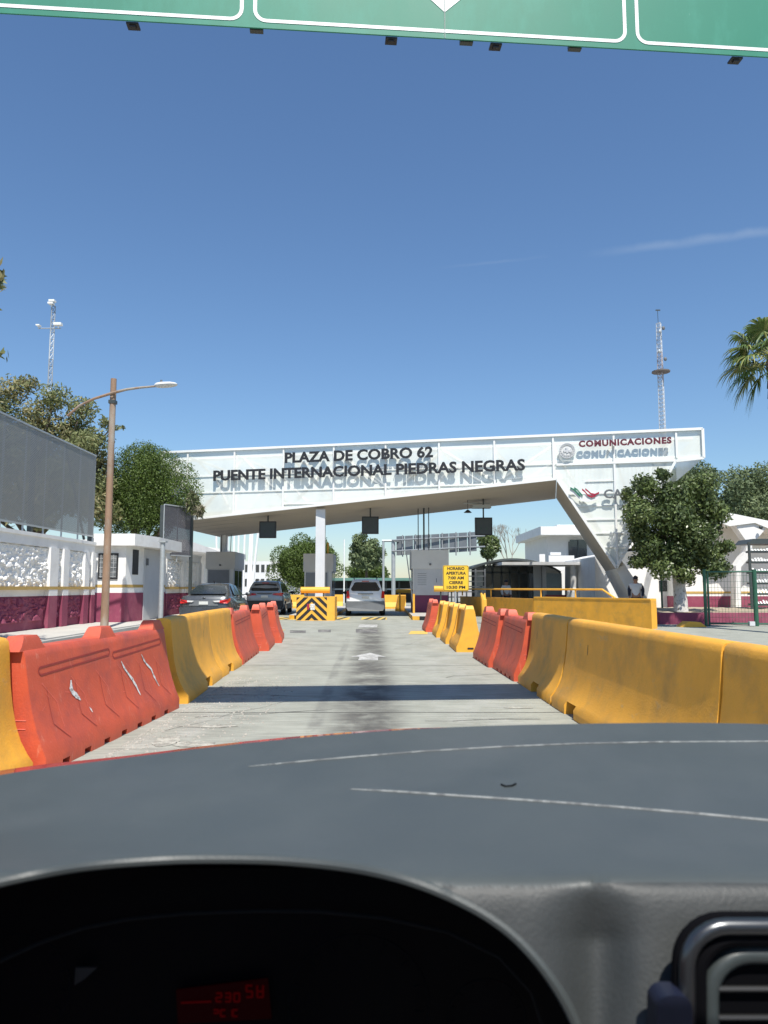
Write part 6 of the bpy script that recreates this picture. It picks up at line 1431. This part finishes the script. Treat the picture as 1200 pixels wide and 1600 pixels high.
    for x, y, w, h, s in ((338, 1552, 8, 13, 'abged'), (352, 1552, 8, 13, 'abcdg'), (366, 1552, 8, 13, 'abcdef'), (385, 1540, 9, 18, 'afcdg'), (402, 1540, 9, 18, 'bcdefg'), (334, 1578, 7, 10, 'abg'), (345, 1578, 7, 10, 'aefd'), (356, 1578, 7, 10, 'bc'), (364, 1578, 7, 10, 'afed')): segd(x, y, w, h, s)
    q.tube([P(283, 1567, Dc+.018), P(330, 1565, Dc+.018)], .001, 4); q.build('digit', emit('lcd_red', (1.0, .01, .02), .024), lcd)
    # air vent
    def rr(x0, y0, x1, y1, r, D, k=8):
        o_ = []
        for ccx, ccy, a0 in ((x0+r, y0+r, 180), (x1-r, y0+r, 270), (x1-r, y1-r, 0), (x0+r, y1-r, 90)):
            for j in range(k): th = R(a0+90*j/(k-1)); o_.append(P(ccx+r*math.cos(th), ccy+r*math.sin(th), D))
        return o_
    Dv = .597; q = MB(); q.tube(rr(1058, 1433, 1420, 1700, 70, Dv), .0045, 8, closed=True); vent = q.build('air_vent', M['black_int'], t, smooth=True)
    q = MB(); q.tube(rr(1073, 1447, 1405, 1690, 62, Dv-.006), .0062, 12, closed=True); q.build('vent_ring', M['chrome'], vent, smooth=True)
    q = MB(); q.tube(rr(1092, 1466, 1390, 1672, 55, Dv-.001), .006, 8, closed=True); q.build('vent_gasket', M['black_int'], vent, smooth=True)
    q = MB(); q.tube(rr(1108, 1490, 1376, 1660, 62, Dv+.004), .007, 10, closed=True); q.build('vent_inner_ring', M['dark'], vent, smooth=True)
    q = MB(); q.prism(rr(1062, 1437, 1416, 1696, 68, Dv+.006), (0, .002, 0)); q.build('vent_back', M['black_int'], vent)
    for y in (1545, 1590, 1635):
        q = MB(); q.tube([P(1122, y, Dv+.001), P(1370, y, Dv+.001)], .0022, 6); q.build('vent_slat', mat('slat_grey', (.02, .02, .02), .4, .1, 5), vent)
    q = MB(); q.prism(rr(1026, 1556, 1082, 1700, 22, Dv-.018), (0, .02, 0)); q.build('vent_clip', mat('clip_navy', (.008, .011, .028), .5, .1, 5), vent)
    # bonnet: its crest just clears the dashboard on the left
    yc = smooth_tab([(-250, 1262), (0, 1204), (217, 1178.6), (300, 1168), (400, 1156.6), (520, 1146), (640, 1138), (700, 1136.5), (800, 1137), (1000, 1141), (1300, 1160), (1800, 1215), (2300, 1290)])
    q = MB(); vs = []; xsn = list(np.linspace(-80, 1500, 40)); kk = 9
    for x in xsn:
        c_ = P(x, yc(x), 1.9)
        for j, (yy, dz) in enumerate(((1.20, -.002), (1.4, .0), (1.6, .002), (1.75, .002), (1.9, 0), (2.0, -.025), (2.1, -.07), (2.2, -.15), (2.25, -.30))):
            vs.append(Vector((c_.x, yy, c_.z+dz)))
    q.add(vs, [(i*kk+j, i*kk+j+1, (i+1)*kk+j+1, (i+1)*kk+j) for i in range(len(xsn)-1) for j in range(kk-1)]); q.build('bonnet', M['carred'], t, smooth=True)
    # shell outside the picture: sides, roof, pillars, wheels
    xl, xr = -.70, 1.24
    q = MB()
    for x, s in ((xl, -1), (xr, 1)):
        q.prism([(x, 2.2, .35), (x, 2.25, .62), (x, 2.1, .80), (x, 1.15, .98), (x, -1.9, 1.0), (x, -2.1, .8), (x, -2.1, .35)], (s*.05, 0, 0))
    q.box(xl, xr, -2.12, -2.06, .35, 1.0); q.box(xl, xr, 2.2, 2.27, .35, .60); q.build('body_side', M['carred'], t)
    q = MB(); q.box(xl+.10, xr-.10, -1.8, -1.0, 1.64, 1.69); q.box(xl+.10, xr-.10, -.10, .15, 1.64, 1.69); q.box(xl+.10, xl+.32, -1.0, -.06, 1.64, 1.69); q.box(xr-.32, xr-.10, -1.0, -.06, 1.64, 1.69); q.build('roof', M['carred'], t)  # unseen roof; the gap in it is added to let light onto the fascia
    q = MB(); q.box(xl+.12, xr-.12, -1.78, -1.0, 1.625, 1.638); q.box(xl+.12, xr-.12, -.10, .13, 1.625, 1.638); q.build('headliner', mat('headliner', (.60, .58, .54), .9, .05, 5), t)
    for x, s in ((xl+.03, 1), (xr-.03, -1)):
        for y0, y1 in ((.92, .14), (-.15, -.18), (-1.0, -.98), (-1.9, -1.7)):
            q = MB(); q.tube([(x, y0, .98), (x+s*.12, y1, 1.65)], .035, 8); q.build('pillar', M['black_int'] if y0 > -.5 else M['carred'], t)
        for wy in (1.55, -1.35):
            q = MB(); q.tube([(x-s*.02, wy, .33), (x-s*.06+s*.22, wy, .33)], .33, 20); q.build('wheel', M['tyre'], t)
    q = MB(); q.box(xl+.06, xr-.06, -2.0, .88, .35, .40); q.build('floor_pan', mat('carpet_grey', (.22, .21, .20), .95, .1, 20), t)
    for cx in (-.18, .72):
        q = MB(); q.box(cx-.26, cx+.26, -.75, -.22, .55, .72); q.prism([(cx-.26, -.75, .72), (cx+.26, -.75, .72), (cx+.22, -.98, 1.32), (cx-.22, -.98, 1.32)], (0, -.10, 0)); q.build('seat', mat('seat_cloth', (.42, .40, .37), .95, .08, 20), t)
    # lower dash, steering wheel, seats keep the cabin dark
    q = MB(); q.box(xl+.05, xr-.05, .88, .98, .40, .98); q.build('firewall', M['black_int'], t)
    q = MB(); cx, cz, cyy = -.12, .82, .42; q.tube([(cx+.18*math.cos(2*math.pi*j/32), cyy+.18*math.sin(2*math.pi*j/32)*.42, cz+.18*math.sin(2*math.pi*j/32)*.9) for j in range(32)], .015, 8, closed=True); q.tube([(cx-.17, cyy, cz), (cx+.17, cyy, cz)], .02, 6); q.tube([(cx, cyy, cz), (cx, .8, cz-.1)], .03, 8); q.build('steering_wheel', M['black_int'], t, smooth=True)
own_car()

split_pieces({'lug', 'lifting_slot', 'corner_post', 'torn_sticker', 'pilaster', 'pilaster_base', 'drain_plug', 'balcony_wall', 'end_scratch', 'chevron_stripe', 'support', 'column', 'led_arrow'})
